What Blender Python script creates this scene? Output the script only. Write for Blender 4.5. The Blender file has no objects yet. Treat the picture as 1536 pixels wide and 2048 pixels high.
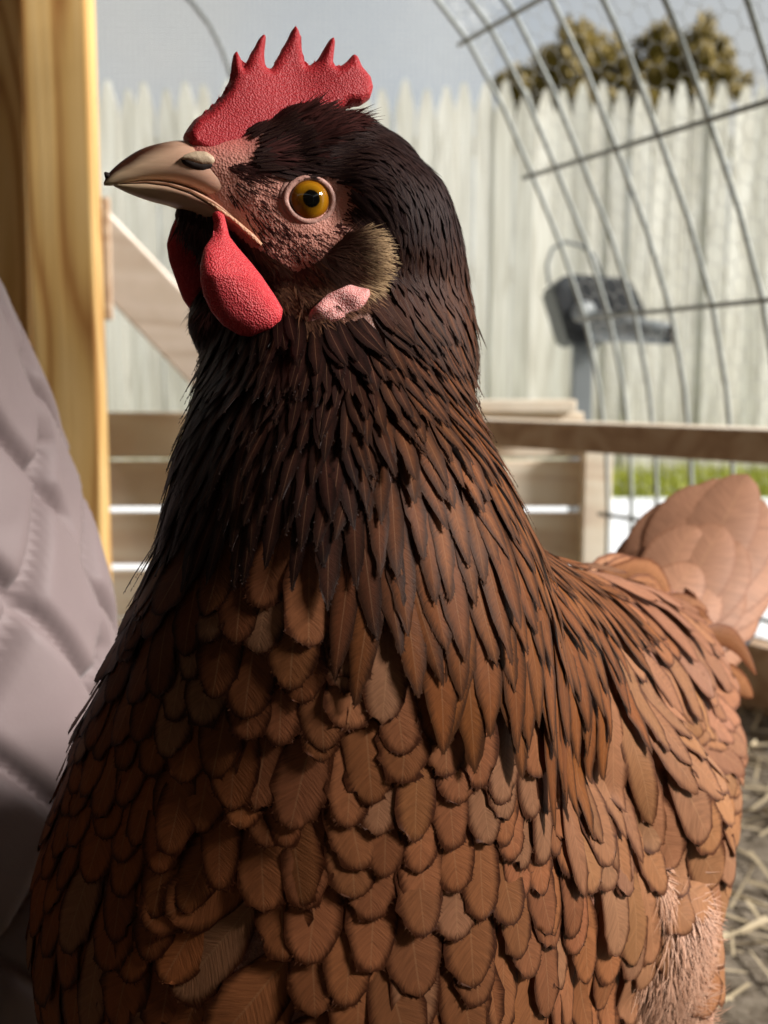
import bpy, bmesh, math, random
import numpy as np
from mathutils import Vector, Matrix
from mathutils.bvhtree import BVHTree

random.seed(7); rng = np.random.default_rng(11)
SC = bpy.context.scene
COL = SC.collection
R = math.radians

# ------------------------------------------------------------------ camera
H, PITCH, F, CX, CY = 0.40, R(7.0), 1900.0, 768.0, 1024.0
cam = bpy.data.objects.new('camera', bpy.data.cameras.new('camera'))
COL.objects.link(cam); SC.camera = cam
cam.location = (0, 0, H); cam.rotation_euler = (R(90) - PITCH, 0, 0)
cd = cam.data
cd.sensor_fit = 'HORIZONTAL'; cd.sensor_width = 24.0; cd.lens = 24.0 * F / 1536.0
cd.clip_start = 0.01; cd.clip_end = 500
cd.dof.use_dof = True; cd.dof.focus_distance = 0.262; cd.dof.aperture_fstop = 11.5

# ------------------------------------------------------------------ light
SUN_DIR = Vector((0.90, -0.24, 0.56)).normalized()      # towards the sun
W = bpy.data.worlds.new('World'); SC.world = W; W.use_nodes = True
nt = W.node_tree; nt.nodes.clear()
o_ = nt.nodes.new('ShaderNodeOutputWorld'); bg = nt.nodes.new('ShaderNodeBackground')
sky = nt.nodes.new('ShaderNodeTexSky'); sky.sky_type = 'NISHITA'; sky.sun_disc = False
sky.sun_elevation = math.asin(SUN_DIR.z); sky.sun_rotation = math.atan2(SUN_DIR.x, SUN_DIR.y)
sky.dust_density = 3.0; sky.air_density = 1.2
tc = nt.nodes.new('ShaderNodeTexCoord'); ns = nt.nodes.new('ShaderNodeTexNoise')
ns.inputs['Scale'].default_value = 2.2; ns.inputs['Detail'].default_value = 6
cr = nt.nodes.new('ShaderNodeValToRGB'); cr.color_ramp.elements[0].position = 0.33; cr.color_ramp.elements[1].position = 0.62
cr.color_ramp.elements[0].color = (0.55, 0.55, 0.55, 1); cr.color_ramp.elements[1].color = (0.95, 0.95, 0.95, 1)
mx = nt.nodes.new('ShaderNodeMix'); mx.data_type = 'RGBA'
mx.inputs['B'].default_value = (3.15, 3.15, 3.02, 1)
nt.links.new(tc.outputs['Generated'], ns.inputs['Vector']); nt.links.new(ns.outputs['Fac'], cr.inputs['Fac'])
nt.links.new(cr.outputs['Color'], mx.inputs['Factor']); nt.links.new(sky.outputs['Color'], mx.inputs['A'])
nt.links.new(mx.outputs['Result'], bg.inputs['Color']); bg.inputs['Strength'].default_value = 0.10
nt.links.new(bg.outputs['Background'], o_.inputs['Surface'])
sun = bpy.data.objects.new('sun', bpy.data.lights.new('sun', 'SUN')); COL.objects.link(sun)
sun.data.energy = 4.8; sun.data.angle = R(12); sun.data.color = (1.0, 0.965, 0.92)
sun.rotation_euler = SUN_DIR.to_track_quat('Z', 'Y').to_euler()
SC.view_settings.view_transform = 'Standard'; SC.view_settings.look = 'None'
SC.view_settings.exposure = 0.85; SC.view_settings.gamma = 1.0
SC.cycles.use_denoising = True; SC.cycles.max_bounces = 8; SC.cycles.transparent_max_bounces = 8
SC.cycles.sample_clamp_indirect = 6.0

# ------------------------------------------------------------------ helpers
CP, SP = math.cos(PITCH), math.sin(PITCH)
CAMP = np.array([0, 0, H]); FW = np.array([0, CP, -SP]); UP = np.array([0, SP, CP]); RT = np.array([1.0, 0, 0])
def ray(px, py): return FW + RT * ((px - CX) / F) + UP * ((CY - py) / F)
def pix(px, py, d): return CAMP + ray(px, py) * d
def topx(p):
    v = np.asarray(p) - CAMP; d = v @ FW
    return CX + F * (v @ RT) / d, CY - F * (v @ UP) / d, d

def tag(o, label=None, cat=None, group=None, kind=None):
    if label: o['label'] = label
    if cat: o['category'] = cat
    if group: o['group'] = group
    if kind: o['kind'] = kind
    return o
def link(name, me, parent=None, m=None):
    o = bpy.data.objects.new(name, me); COL.objects.link(o)
    if parent is not None: o.parent = parent
    if m is not None and me is not None: me.materials.clear(); me.materials.append(m)
    return o
def empty(name, loc=(0, 0, 0)):
    o = bpy.data.objects.new(name, None); COL.objects.link(o); o.location = loc; o.empty_display_size = .05
    return o
def mesh(name, v, f, smooth=True):
    me = bpy.data.meshes.new(name); me.from_pydata([tuple(x) for x in v], [], [tuple(x) for x in f]); me.update()
    if smooth: me.polygons.foreach_set('use_smooth', [True] * len(me.polygons))
    return me
def put(o, parent):          # parent keeping world placement (parents are unrotated empties)
    o.parent = parent
    p = Vector((0, 0, 0)); q = parent
    while q is not None: p += q.location; q = q.parent
    o.location = o.location - p
    return o
def bm_mesh(name, bm, smooth=False):
    me = bpy.data.meshes.new(name); bm.to_mesh(me); bm.free()
    if smooth: me.polygons.foreach_set('use_smooth', [True] * len(me.polygons))
    return me
def box_me(name, sx, sy, sz, bev=0.003, seg=2, rough=0.0):
    bm = bmesh.new(); bmesh.ops.create_cube(bm, size=1)
    bmesh.ops.scale(bm, vec=(sx, sy, sz), verts=bm.verts)
    if bev > 0: bmesh.ops.bevel(bm, geom=list(bm.edges), offset=bev, segments=seg, affect='EDGES', profile=.6)
    if rough:
        for v in bm.verts: v.co += Vector((random.gauss(0, rough), random.gauss(0, rough), random.gauss(0, rough)))
    return bm_mesh(name, bm)
def beam(name, a, b, w, h, m, parent=None, bev=0.003, up=(0, 0, 1), rough=0.0):
    """board from a to b (centre line); w across, h along up"""
    a, b = Vector(a), Vector(b); x = (b - a); L = x.length; x.normalize()
    u = Vector(up); y = u.cross(x).normalized(); z = x.cross(y)
    me = box_me(name, L, w, h, bev, rough=rough)
    M = Matrix((x, y, z)).transposed().to_4x4(); M.translation = (a + b) / 2
    me.transform(M); o = link(name, me, None, m)
    # keep origin at centre
    c = (a + b) / 2; me.transform(Matrix.Translation(-c)); o.location = c
    if parent is not None: put(o, parent)
    return o
def tube_geo(pts, r, k=6, V=None, Fc=None):
    V = [] if V is None else V; Fc = [] if Fc is None else Fc
    pts = [Vector(p) for p in pts]; base = len(V); n = len(pts); ref = None
    for i, p in enumerate(pts):
        t = (pts[min(i + 1, n - 1)] - pts[max(i - 1, 0)]).normalized()
        if ref is None: ref = t.orthogonal().normalized()
        ref = (ref - t * ref.dot(t)).normalized(); b = t.cross(ref)
        rr = r[i] if hasattr(r, '__len__') else r
        for j in range(k):
            a = 2 * math.pi * j / k; V.append(p + (ref * math.cos(a) + b * math.sin(a)) * rr)
    for i in range(n - 1):
        for j in range(k):
            a, b_ = base + i * k + j, base + i * k + (j + 1) % k
            Fc.append((a, b_, b_ + k, a + k))
    Fc.append(tuple(base + j for j in reversed(range(k)))); Fc.append(tuple(base + (n - 1) * k + j for j in range(k)))
    return V, Fc
def tube(name, pts, r, m, parent=None, k=6):
    V, Fc = tube_geo(pts, r, k); o = link(name, mesh(name, V, Fc), None, m)
    if parent is not None: put(o, parent)
    return o

# ------------------------------------------------------------------ materials
class NT:
    def __init__(s, name):
        s.m = bpy.data.materials.new(name); s.m.use_nodes = True; s.t = s.m.node_tree
        s.b = s.t.nodes['Principled BSDF']; s.out = s.t.nodes['Material Output']
    def n(s, typ, **kw):
        nd = s.t.nodes.new('ShaderNode' + typ)
        for k, v in kw.items():
            if k in nd.inputs.keys() if isinstance(k, str) else False: nd.inputs[k].default_value = v
            else: setattr(nd, k, v)
        return nd
    def l(s, a, b): s.t.links.new(a, b)
    def inp(s, nd, name, v):
        if hasattr(v, 'is_output') or hasattr(v, 'links'): s.l(v, nd.inputs[name])
        else: nd.inputs[name].default_value = v
    def math(s, op, a, b=0.0, clamp=False):
        nd = s.t.nodes.new('ShaderNodeMath'); nd.operation = op; nd.use_clamp = clamp
        s.inp(nd, 0, a); s.inp(nd, 1, b); return nd.outputs[0]
    def mix(s, f, a, b, blend='MIX'):
        nd = s.t.nodes.new('ShaderNodeMix'); nd.data_type = 'RGBA'; nd.blend_type = blend; nd.clamp_factor = True
        for nm, v in (('Factor', f), ('A', a), ('B', b)):
            if hasattr(v, 'links'): s.l(v, nd.inputs[nm])
            else: nd.inputs[nm].default_value = v if nm == 'Factor' else (*v[:3], 1)
        return nd.outputs['Result']
    def ramp(s, f, stops):
        nd = s.t.nodes.new('ShaderNodeValToRGB'); e = nd.color_ramp.elements
        while len(e) < len(stops): e.new(0.5)
        for k, (p, c) in enumerate(stops):
            e[k].position = p; e[k].color = (*c, 1) if hasattr(c, '__len__') else (c, c, c, 1)
        s.l(f, nd.inputs['Fac']); return nd.outputs['Color']
    def noise(s, vec, scale, detail=4, rough=.55, dist=0.0):
        nd = s.t.nodes.new('ShaderNodeTexNoise')
        nd.inputs['Scale'].default_value = scale; nd.inputs['Detail'].default_value = detail
        nd.inputs['Roughness'].default_value = rough; nd.inputs['Distortion'].default_value = dist
        if vec is not None: s.l(vec, nd.inputs['Vector'])
        return nd.outputs['Fac']
    def coords(s, scale=(1, 1, 1), kind='Object', rot=(0, 0, 0), loc=(0, 0, 0)):
        t = s.t.nodes.new('ShaderNodeTexCoord'); m = s.t.nodes.new('ShaderNodeMapping')
        m.inputs['Scale'].default_value = scale; m.inputs['Rotation'].default_value = rot; m.inputs['Location'].default_value = loc
        s.l(t.outputs[kind], m.inputs['Vector']); return m.outputs['Vector']
    def bump(s, h, strength=.3, dist=.001):
        nd = s.t.nodes.new('ShaderNodeBump'); nd.inputs['Strength'].default_value = strength
        nd.inputs['Distance'].default_value = dist; s.l(h, nd.inputs['Height']); s.l(nd.outputs['Normal'], s.b.inputs['Normal']); return nd
    def base(s, c, rough=.6, spec=.5):
        if hasattr(c, 'links'): s.l(c, s.b.inputs['Base Color'])
        else: s.b.inputs['Base Color'].default_value = (*c, 1)
        s.b.inputs['Roughness'].default_value = rough; s.b.inputs['Specular IOR Level'].default_value = spec; return s.m
    def obj_rand(s):
        return s.t.nodes.new('ShaderNodeObjectInfo').outputs['Random']

def wood_mat(name, c0, c1, c2, ring=9.0, stretch=(14, 14, 1.2), rough=.65, tintvar=.25, grey=None, rot=(0, 0, 0)):
    s = NT(name); v = s.coords((1, 1, 1), rot=rot)
    rnd = s.obj_rand()
    add = s.n('VectorMath', operation='ADD'); cmb = s.n('CombineXYZ')
    s.l(s.math('MULTIPLY', rnd, 7.3), cmb.inputs[0]); s.l(s.math('MULTIPLY', rnd, 3.1), cmb.inputs[2])
    s.l(v, add.inputs[0]); s.l(cmb.outputs[0], add.inputs[1]); v = add.outputs[0]
    mp = s.n('Mapping'); mp.inputs['Scale'].default_value = stretch; s.l(v, mp.inputs['Vector'])
    low = s.noise(mp.outputs[0], 1.0, 2, .4, .3)
    rings = s.math('FRACT', s.math('MULTIPLY', low, ring))
    tri = s.math('ABSOLUTE', s.math('SUBTRACT', rings, .5))
    mp2 = s.n('Mapping'); mp2.inputs['Scale'].default_value = (stretch[0] * 22, stretch[1] * 22, stretch[2] * 3); s.l(v, mp2.inputs['Vector'])
    fine = s.noise(mp2.outputs[0], 1.0, 3, .6)
    col = s.ramp(s.math('ADD', s.math('MULTIPLY', tri, 1.5), s.math('MULTIPLY', s.math('SUBTRACT', fine, .5), .55)), [(.0, c0), (.35, c1), (.8, c2)])
    tint = s.math('ADD', 1 - tintvar / 2, s.math('MULTIPLY', rnd, tintvar))
    big = s.noise(v, 3.0, 3)
    col = s.mix(1.0, col, s.ramp(s.math('MULTIPLY', tint, s.math('ADD', .75, s.math('MULTIPLY', big, .5))), [(0, 0.0), (1, 1.0)]), 'MULTIPLY')
    if grey: col = s.mix(s.ramp(s.noise(v, 6.0, 4), [(.35, 0.0), (.7, .8)]), col, grey)
    s.bump(s.math('ADD', s.math('MULTIPLY', fine, .7), s.math('MULTIPLY', tri, .5)), .35, .002)
    return s.base(col, rough, .3)

M = {}
M['pine'] = wood_mat('pine_wood', (.36, .165, .045), (.60, .37, .13), (.68, .46, .20), ring=11, stretch=(9, 9, 1.1))
M['weathered'] = wood_mat('weathered_board', (.58, .42, .29), (.70, .57, .42), (.76, .67, .53), ring=6, stretch=(1.3, 12, 12), grey=(.70, .65, .56))
M['brownboard'] = wood_mat('brown_board', (.40, .26, .165), (.50, .35, .235), (.56, .42, .30), ring=6, stretch=(1.3, 12, 12))
M['brace'] = wood_mat('pale_brace', (.56, .47, .39), (.64, .56, .48), (.70, .62, .55), ring=5, stretch=(1.5, 10, 10))
M['picket'] = wood_mat('grey_picket', (.48, .46, .40), (.60, .58, .52), (.68, .67, .62), ring=6, stretch=(12, 12, .9), tintvar=.35, rough=.8)
M['ply'] = wood_mat('plywood', (.16, .10, .06), (.2, .13, .08), (.24, .17, .11), ring=5, stretch=(3, 3, 1))
def simple(name, c, rough=.5, spec=.5, metal=0.0, var=.15, scale=40, bump=.0):
    s = NT(name); nz = s.noise(s.coords(), scale, 4)
    col = s.mix(s.math('MULTIPLY', nz, 1.0), tuple(x * (1 - var) for x in c), tuple(min(1, x * (1 + var)) for x in c))
    if bump: s.bump(nz, bump, .002)
    s.base(col, rough, spec); s.b.inputs['Metallic'].default_value = metal; return s.m
M['wire'] = simple('galvanised_wire', (.27, .29, .28), .65, .4, .15, .3, 60)
M['hexwire'] = simple('hex_wire', (.50, .51, .50), .5, .5, .5, .2, 60)
M['black'] = simple('black_plastic', (.022, .024, .027), .42, .5, 0, .4, 30)
M['darkgrey'] = simple('dark_grey_plastic', (.045, .05, .055), .5, .5, 0, .3, 30)
M['midgrey'] = simple('grey_plastic', (.15, .165, .17), .5, .5, 0, .2, 20)
M['hole'] = simple('pipe_inside', (.008, .008, .009), .8, .2)

# ------------------------------------------------------------------ ground
def sheet(name, pts, z, m, div=1):
    me = mesh(name, [(x, y, z) for x, y in pts], [tuple(range(len(pts)))], False)
    return tag(link(name, me, None, m), kind='structure')
s = NT('lawn'); v = s.coords()
M['lawn'] = s.base(s.mix(s.noise(v, 9, 5), (.12, .15, .025), (.30, .32, .05)), .9, .2)
s = NT('pale_concrete'); v = s.coords(); nz = s.noise(v, 30, 6); s.bump(nz, .3, .004)
M['concrete'] = s.base(s.mix(s.noise(v, 4, 5), (.62, .65, .68), (.78, .80, .82)), .85, .3)
s = NT('run_soil'); v = s.coords(); nz = s.noise(v, 55, 8, .7); s.bump(nz, .9, .012)
M['soil'] = s.base(s.mix(s.ramp(nz, [(.38, 0.0), (.62, 1.0)]), (.10, .075, .05), (.30, .25, .19)), .95, .2)
sheet('ground', [(-150, -150), (150, -150), (150, 250), (-150, 250)], 0.0, M['lawn'])
sheet('patio', [(-6, 1.5), (-.2, 1.5), (.34, 1.53), (.97, .40), (3.2, .40), (6, 1.2), (6, 3.55), (-6, 3.85)], 0.004, M['concrete'])
sheet('run_floor', [(-1.2, -1.2), (1.9, -1.2), (.95, .36), (.32, 1.47), (-1.2, 1.47)], 0.008, M['soil'])
# straw litter on the run floor
V = []; Fc = []
for i in range(2600):
    x, y = random.uniform(-.5, .9), random.uniform(.15, 1.4)
    if x > .32 + (1.45 - y) * .577 - .03: continue
    a = random.uniform(0, math.pi); L = random.uniform(.015, .05); w = random.uniform(.0008, .002); z = random.uniform(.009, .016)
    c, sn = math.cos(a), math.sin(a); b = len(V)
    V += [(x - c * L - sn * w, y - sn * L + c * w, z), (x - c * L + sn * w, y - sn * L - c * w, z),
          (x + c * L + sn * w, y + sn * L - c * w, z + random.uniform(-.001, .006)), (x + c * L - sn * w, y + sn * L + c * w, z + random.uniform(0, .006))]
    Fc.append((b, b + 1, b + 2, b + 3))
M['straw'] = simple('straw', (.42, .34, .22), .7, .3, 0, .4, 50)
tag(link('straw_litter', mesh('straw_litter', V, Fc, False), None, M['straw']), 'loose pale straw scattered over the soil of the run', 'straw', kind='stuff')
# grass blades between patio and fence
V = []; Fc = []
for i in range(9000):
    y = random.uniform(3.72, 4.75); x = random.uniform(-2.2, 2.4)
    hh = random.uniform(.03, .11); a = random.uniform(0, 6.28); w = .004; lx, ly = random.gauss(0, .025), random.gauss(0, .025); b = len(V)
    V += [(x - w * math.cos(a), y - w * math.sin(a), .0), (x + w * math.cos(a), y + w * math.sin(a), .0), (x + lx, y + ly, hh)]
    Fc.append((b, b + 1, b + 2))
s = NT('grass_blade'); M['grass'] = s.base(s.mix(s.noise(s.coords(), 6, 4), (.16, .20, .025), (.42, .42, .06)), .7, .3)
tag(link('grass', mesh('grass', V, Fc, False), None, M['grass']), 'yellow green grass strip along the picket fence', 'grass', kind='stuff')

# ------------------------------------------------------------------ picket fence
FY = 4.85
fence = empty('picket_fence', (0, FY, 0)); tag(fence, 'tall weathered grey stockade fence with pointed picket tops', 'fence')
def picket_me(w, h, t):
    pr = [(-w / 2, 0), (w / 2, 0), (w / 2, h - .16), (w * .42, h - .11), (w * .13, h - .012), (0, h), (-w * .13, h - .012), (-w * .42, h - .11), (-w / 2, h - .16)]
    n = len(pr); V = [(x, -t / 2, z) for x, z in pr] + [(x, t / 2, z) for x, z in pr]
    Fc = [tuple(range(n)), tuple(reversed(range(n, 2 * n)))] + [(i, i + n, (i + 1) % n + n, (i + 1) % n) for i in range(n)]
    me = mesh('picket', V, Fc, False); me.materials.append(M['picket']); return me
pms = [picket_me(.0945, 1.885 + dz, .018) for dz in (-.02, -.008, 0, .012, .022)]
x = -2.7; k = 0
while x < 2.75:
    o = link('picket', pms[k % 5 if random.random() < .6 else random.randrange(5)], fence)
    o.location = (x, random.uniform(-.008, .008), .02); o.rotation_euler = (0, R(random.gauss(0, .35)), R(random.gauss(0, 2.0)))
    x += .0968 + random.gauss(0, .0012); k += 1
for z in (.35, 1.0, 1.62): beam('rail', (-2.8, FY + .035, z), (2.8, FY + .035, z), .04, .09, M['picket'], fence)

# ------------------------------------------------------------------ trees beyond the fence
s = NT('olive_leaf'); s.base(s.mix(s.noise(s.coords(), 1.3, 4), (.12, .085, .014), (.23, .165, .035)), .6, .3); M['leaf'] = s.m
M['bark'] = simple('bark', (.12, .085, .06), .9, .2, 0, .4, 12, .6)
def tree(base, h, lobes, label, nleaf=9000, seed=0):
    rs = random.Random(seed); t = empty('tree', base); tag(t, label, 'tree', 'trees beyond the fence')
    bx, by, bz = base
    tp = [(bx, by, 0), (bx + .1, by, h * .3), (bx - .05, by, h * .55), (bx, by, h * .8)]
    V, Fc = tube_geo(tp, [.16, .12, .09, .03], 8)
    for (cx, cy, cz, rr) in lobes:
        V, Fc = tube_geo([(bx, by, h * .4), ((bx + cx) / 2, (by + cy) / 2, h * .4 + (cz - h * .4) * .6), (cx, cy, cz)], [.07, .045, .015], 6, V, Fc)
    put(link('trunk', mesh('trunk', V, Fc), None, M['bark']), t)
    V = []; Fc = []; vol = sum(l[3] ** 2 for l in lobes)
    for (cx, cy, cz, rr) in lobes:
        clumps = [(Vector((rs.gauss(0, 1), rs.gauss(0, 1), rs.gauss(0, 1))).normalized() * rr * rs.uniform(.35, .95)) for _ in range(26)]
        for i in range(int(nleaf * rr * rr / vol)):
            c = rs.choice(clumps); p = Vector((cx, cy, cz)) + c + Vector((rs.gauss(0, 1), rs.gauss(0, 1), rs.gauss(0, 1))) * rr * .13
            u = Vector((rs.gauss(0, 1), rs.gauss(0, 1), rs.gauss(0, 1))).normalized(); w = u.orthogonal().normalized()
            a = rs.uniform(.06, .13); b = len(V)
            V += [p - u * a, p + w * a * .45, p + u * a, p - w * a * .45]; Fc.append((b, b + 1, b + 2, b + 3))
    put(tag(link('crown', mesh('crown', V, Fc, False), None, M['leaf']), kind='stuff'), t)
def tp(px, py, d): return tuple(pix(px, py, d))
D = 15.0
def lob(lst): return [(*tp(px, py, D), r * D / F) for px, py, r in lst]
tree((tp(1150, 800, D)[0], tp(1150, 800, D)[1], 0), 5.2, lob([(1150, 105, 68), (1085, 150, 66), (1200, 135, 58), (1035, 195, 50), (1150, 190, 80), (1230, 190, 50)]), 'olive brown rounded tree rising over the fence beside the gap of sky', seed=1)
tree((tp(1375, 800, D)[0], tp(1375, 800, D)[1], 0), 5.2, lob([(1325, 125, 62), (1390, 112, 66), (1440, 150, 55), (1290, 185, 50), (1380, 190, 80)]), 'broader olive brown tree with two humps rising over the fence', seed=2)

# ------------------------------------------------------------------ timber posts, brace, plank wall
z0 = .0
def px_beam(name, a, b, wpx, d, thick, m, label=None, cat=None, parent=None, rough=.0):
    """flat board in the plane facing the camera between two pixel end points"""
    A, B = pix(a[0], a[1], d), pix(b[0], b[1], d)
    return beam(name, A, B, thick, wpx * d / F, m, parent, up=tuple(np.cross(B - A, [0, 1, 0]) * -1), rough=rough)
DP = 1.30
def vert_post(px_top, px_bot, wpx, d, thick, name, m, label):
    py_ = lambda a_, b_: CAMP + ray(a_, b_) * (d / ray(a_, b_)[1])
    A = py_(px_top, 0); B = py_(px_bot, 1400)
    t = (B - A) / (A[2] - B[2]); P0 = A - t * 0 + t * (A[2] - 0.0); P1 = A + (-t) * (1.55 - A[2])
    P1[1] = P0[1] = d  # upright plane
    o = beam(name, P0, P1, wpx * d / F, thick, m, None, up=(0, 1, 0))
    me = o.data; c = Vector(o.location); base = Vector(P0)      # object origin at the foot, local z up for the grain
    me.transform(Matrix.Translation(c - base)); o.location = base
    return tag(o, label, 'post')
vert_post(116, 164, 122, DP, .045, 'timber_post', M['pine'], 'yellow pine timber post with bold flame-shaped grain beside the diagonal brace')
vert_post(-12, 30, 124, DP + .05, .045, 'timber_post', M['pine'], 'yellow pine timber post with a dark knot, set behind the coat')
# dark knot
kn = pix(2, 305, DP + .05 - .024); V, Fc = [], []
bm = bmesh.new(); bmesh.ops.create_circle(bm, cap_ends=True, radius=1, segments=18)
for v_ in bm.verts: v_.co = Vector((v_.co.x * .012, 0, v_.co.y * .019))
ko = link('knot', bm_mesh('knot', bm), None, simple('knot_wood', (.03, .015, .008), .8, .2)); ko.location = kn
lp = [o for o in COL.objects if o.name.startswith('timber_post')][1]
ko.parent = lp; ko.location = Vector(kn) - lp.location - Vector((0, .0015, 0))
# brace
br = px_beam('diagonal_brace', (150, 440), (790, 1107), 118, 1.455, .038, M['brace'])
tag(br, 'pale grey diagonal timber brace running down from the pine post', 'brace')
br2 = beam('trim_strip', pix(211, 395, 1.36), pix(217, 640, 1.36), .012, .008, M['brownboard'], None, up=(0, 1, 0)); tag(br2, 'thin dark strip of wood on the edge of the pine post', 'trim')
# plank wall
DW = 1.52
wall = empty('plank_wall', (0.0, DW, 0)); tag(wall, 'low wall of horizontal weathered planks behind the hen', 'wall')
ys = [(824, 915), (921, 1014), (1026, 1131), (1146, 1240), (1246, 1340), (1346, 1440), (1446, 1530)]
for i, (a, b) in enumerate(ys):
    za, zb = pix(768, a, DW)[2], pix(768, b, DW)[2]
    beam('board', (-.85, DW, (za + zb) / 2), (.318, DW + random.uniform(-.004, .004), (za + zb) / 2), .02, za - zb, M['weathered'], wall, rough=.0006)
beam('corner_post', (.335, DW - .02, 0), (.335, DW - .02, pix(768, 868, DW)[2]), .045, .036, M['weathered'], wall, up=(0, 1, 0))
# rails on top of the wall
q0, q1 = Vector(pix(800, 854, 1.50)), Vector(pix(1640, 894, .98)); q1.z = q0.z - .004
tr = beam('top_rail', q0, q1, .075, .036, M['brownboard'], None); tag(tr, 'brown timber rail with pale top running along the wire side of the run', 'rail')
tr.data.materials.append(M['weathered'])
for p in tr.data.polygons:
    if p.normal.z > .8: p.material_index = 1
q0, q1 = Vector(pix(860, 812, 1.50)), Vector(pix(1145, 806, 1.50))
tag(beam('ledge_board', (q0.x, 1.505, q0.z), (q1.x, 1.505, q0.z), .06, .02, M['weathered']), 'short pale board lying along the top of the plank wall', 'board')

# ------------------------------------------------------------------ arched wire panel
Bp = np.array([.345, 1.45]); dv = np.array([.5, -.866]); lv = np.array([.866, .5])
prof = [(0, 0), (0, .13), (-.001, .22), (-.008, .305), (-.026, .40), (-.057, .50), (-.105, .60), (-.16, .692), (-.212, .775), (-.272, .851), (-.36, .925), (-.47, .985), (-.6, 1.03), (-.78, 1.05), (-.96, 1.03), (-1.12, .97), (-1.26, .86), (-1.36, .70), (-1.42, .5), (-1.45, .25), (-1.46, 0.01)]
def arch(t, s):        # t index float along prof
    i = min(int(t), len(prof) - 2); f = t - i
    w = prof[i][0] * (1 - f) + prof[i + 1][0] * f; z = prof[i][1] * (1 - f) + prof[i + 1][1] * f
    p = Bp + lv * w + dv * s; return (p[0], p[1], z + .012)
panel = empty('wire_arch', (Bp[0], Bp[1], 0)); tag(panel, 'arched galvanised livestock wire panel covered with thin hexagonal netting', 'wire panel')
for s_ in [0, .05, .10, .165, .235, .31, .40, .51, .64, .78, .92, 1.06, 1.2]:
    tube('wire', [arch(t * .5, s_) for t in range(2 * len(prof) - 1)], .0032, M['wire'], panel, 6)
# cross wires at the target heights
cum = [0.0]
for i in range(1, len(prof)): cum.append(cum[-1] + math.dist(prof[i], prof[i - 1]))
def t_at(Ls):
    for i in range(len(prof) - 1):
        if cum[i + 1] >= Ls: return i + (Ls - cum[i]) / (cum[i + 1] - cum[i])
    return len(prof) - 1
def t_z(z):
    for i in range(len(prof) - 1):
        if prof[i + 1][1] >= z: return i + (z - prof[i][1]) / (prof[i + 1][1] - prof[i][1])
for z in (.02, .10, .205, .305, .50, .692, .851):
    t = t_z(z); tube('wire', [arch(t, s_) for s_ in (-.02, .4, .8, 1.24)], .0034, M['wire'], panel, 6)
for L in np.arange(1.23, cum[-1], .2):
    t = t_at(L); tube('wire', [arch(t, s_) for s_ in (-.02, .4, .8, 1.24)], .0034, M['wire'], panel, 6)
# hexagonal netting
V = []; Fc = []; hw = .025; hh = .0145
def strip(a, b, r=.00045):
    a, b = Vector(a), Vector(b); t = (b - a).normalized(); u = t.orthogonal().normalized(); w = t.cross(u); k = len(V)
    for p in (a, b):
        for q in range(3):
            an = q * 2.0944; V.append(p + (u * math.cos(an) + w * math.sin(an)) * r)
    for q in range(3): Fc.append((k + q, k + (q + 1) % 3, k + 3 + (q + 1) % 3, k + 3 + q))
def an(Ls, s_): return arch(t_at(min(Ls, cum[-1] - 1e-4)), s_)
row = 0; Ls = .02
while Ls < 1.35:
    off = 0 if row % 2 == 0 else hw / 2; s_ = .01
    while s_ < 1.15:
        c = s_ + off
        strip(an(Ls, c), an(Ls + hh, c)); strip(an(Ls + hh, c), an(Ls + hh * 1.5, c + hw / 2)); strip(an(Ls + hh, c), an(Ls + hh * 1.5, c - hw / 2))
        s_ += hw
    Ls += hh * 1.5; row += 1
put(tag(link('hexagonal_netting', mesh('hexagonal_netting', V, Fc), None, M['hexwire']), kind='stuff'), panel)
# base beam of the wire side
b0, b1 = Bp + dv * .0 + lv * -.03, Bp + dv * 1.25 + lv * -.03
tag(beam('base_beam', (b0[0], b0[1], .05), (b1[0], b1[1], .05), .04, .085, M['brownboard']), 'brown timber base beam on the ground below the wire panel', 'beam')
# fine wire screen beyond the brace
V = []; Fc = []
for x in np.arange(-.46, .17, .0085): tube_geo([(x, 1.56, .36), (x, 1.56, 1.35)], .00045, 3, V, Fc)
for z in np.arange(.37, 1.35, .0085): tube_geo([(-.46, 1.561, z), (.17, 1.561, z)], .00045, 3, V, Fc)
tag(link('wire_screen', mesh('wire_screen', V, Fc), None, M['hexwire']), 'fine square wire screen stretched above the plank wall', 'screen')
cab = [tuple(pix(a, b, 1.75)) for a, b in ((340, -40), (385, 5), (420, 50), (445, 100), (470, 170), (520, 260))]
tag(tube('cable', cab, .0055, M['midgrey'], None, 8), 'thin grey cable curving down behind the wire screen', 'cable')

# ------------------------------------------------------------------ equipment box behind the wire
DE = 2.1
eq = empty('equipment_box', tuple(np.array(pix(1210, 690, DE)) * [1, 1, 0])); tag(eq, 'black box with a grey pipe and wire handle behind the wire panel', 'equipment')
def prism(name, outline, d0, depth, m, bev=.004, parent=eq, skew=(0, 0)):
    n = len(outline); A = [pix(a, b, d0) for a, b in outline]; Bk = [p + np.array([skew[0], depth, skew[1]]) for p in A]
    bm = bmesh.new(); va = [bm.verts.new(p) for p in A]; vb = [bm.verts.new(p) for p in Bk]
    bm.faces.new(va); bm.faces.new(list(reversed(vb)))
    for i in range(n): bm.faces.new((va[i], vb[i], vb[(i + 1) % n], va[(i + 1) % n]))
    bmesh.ops.recalc_face_normals(bm, faces=bm.faces)
    if bev: bmesh.ops.bevel(bm, geom=list(bm.edges), offset=bev, segments=2, affect='EDGES')
    o = link(name, bm_mesh(name, bm), None, m); put(o, parent); return o
prism('housing', [(1104, 572), (1135, 546), (1262, 556), (1298, 632), (1262, 676), (1140, 690)], DE, .16, M['darkgrey'], .008)
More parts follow.
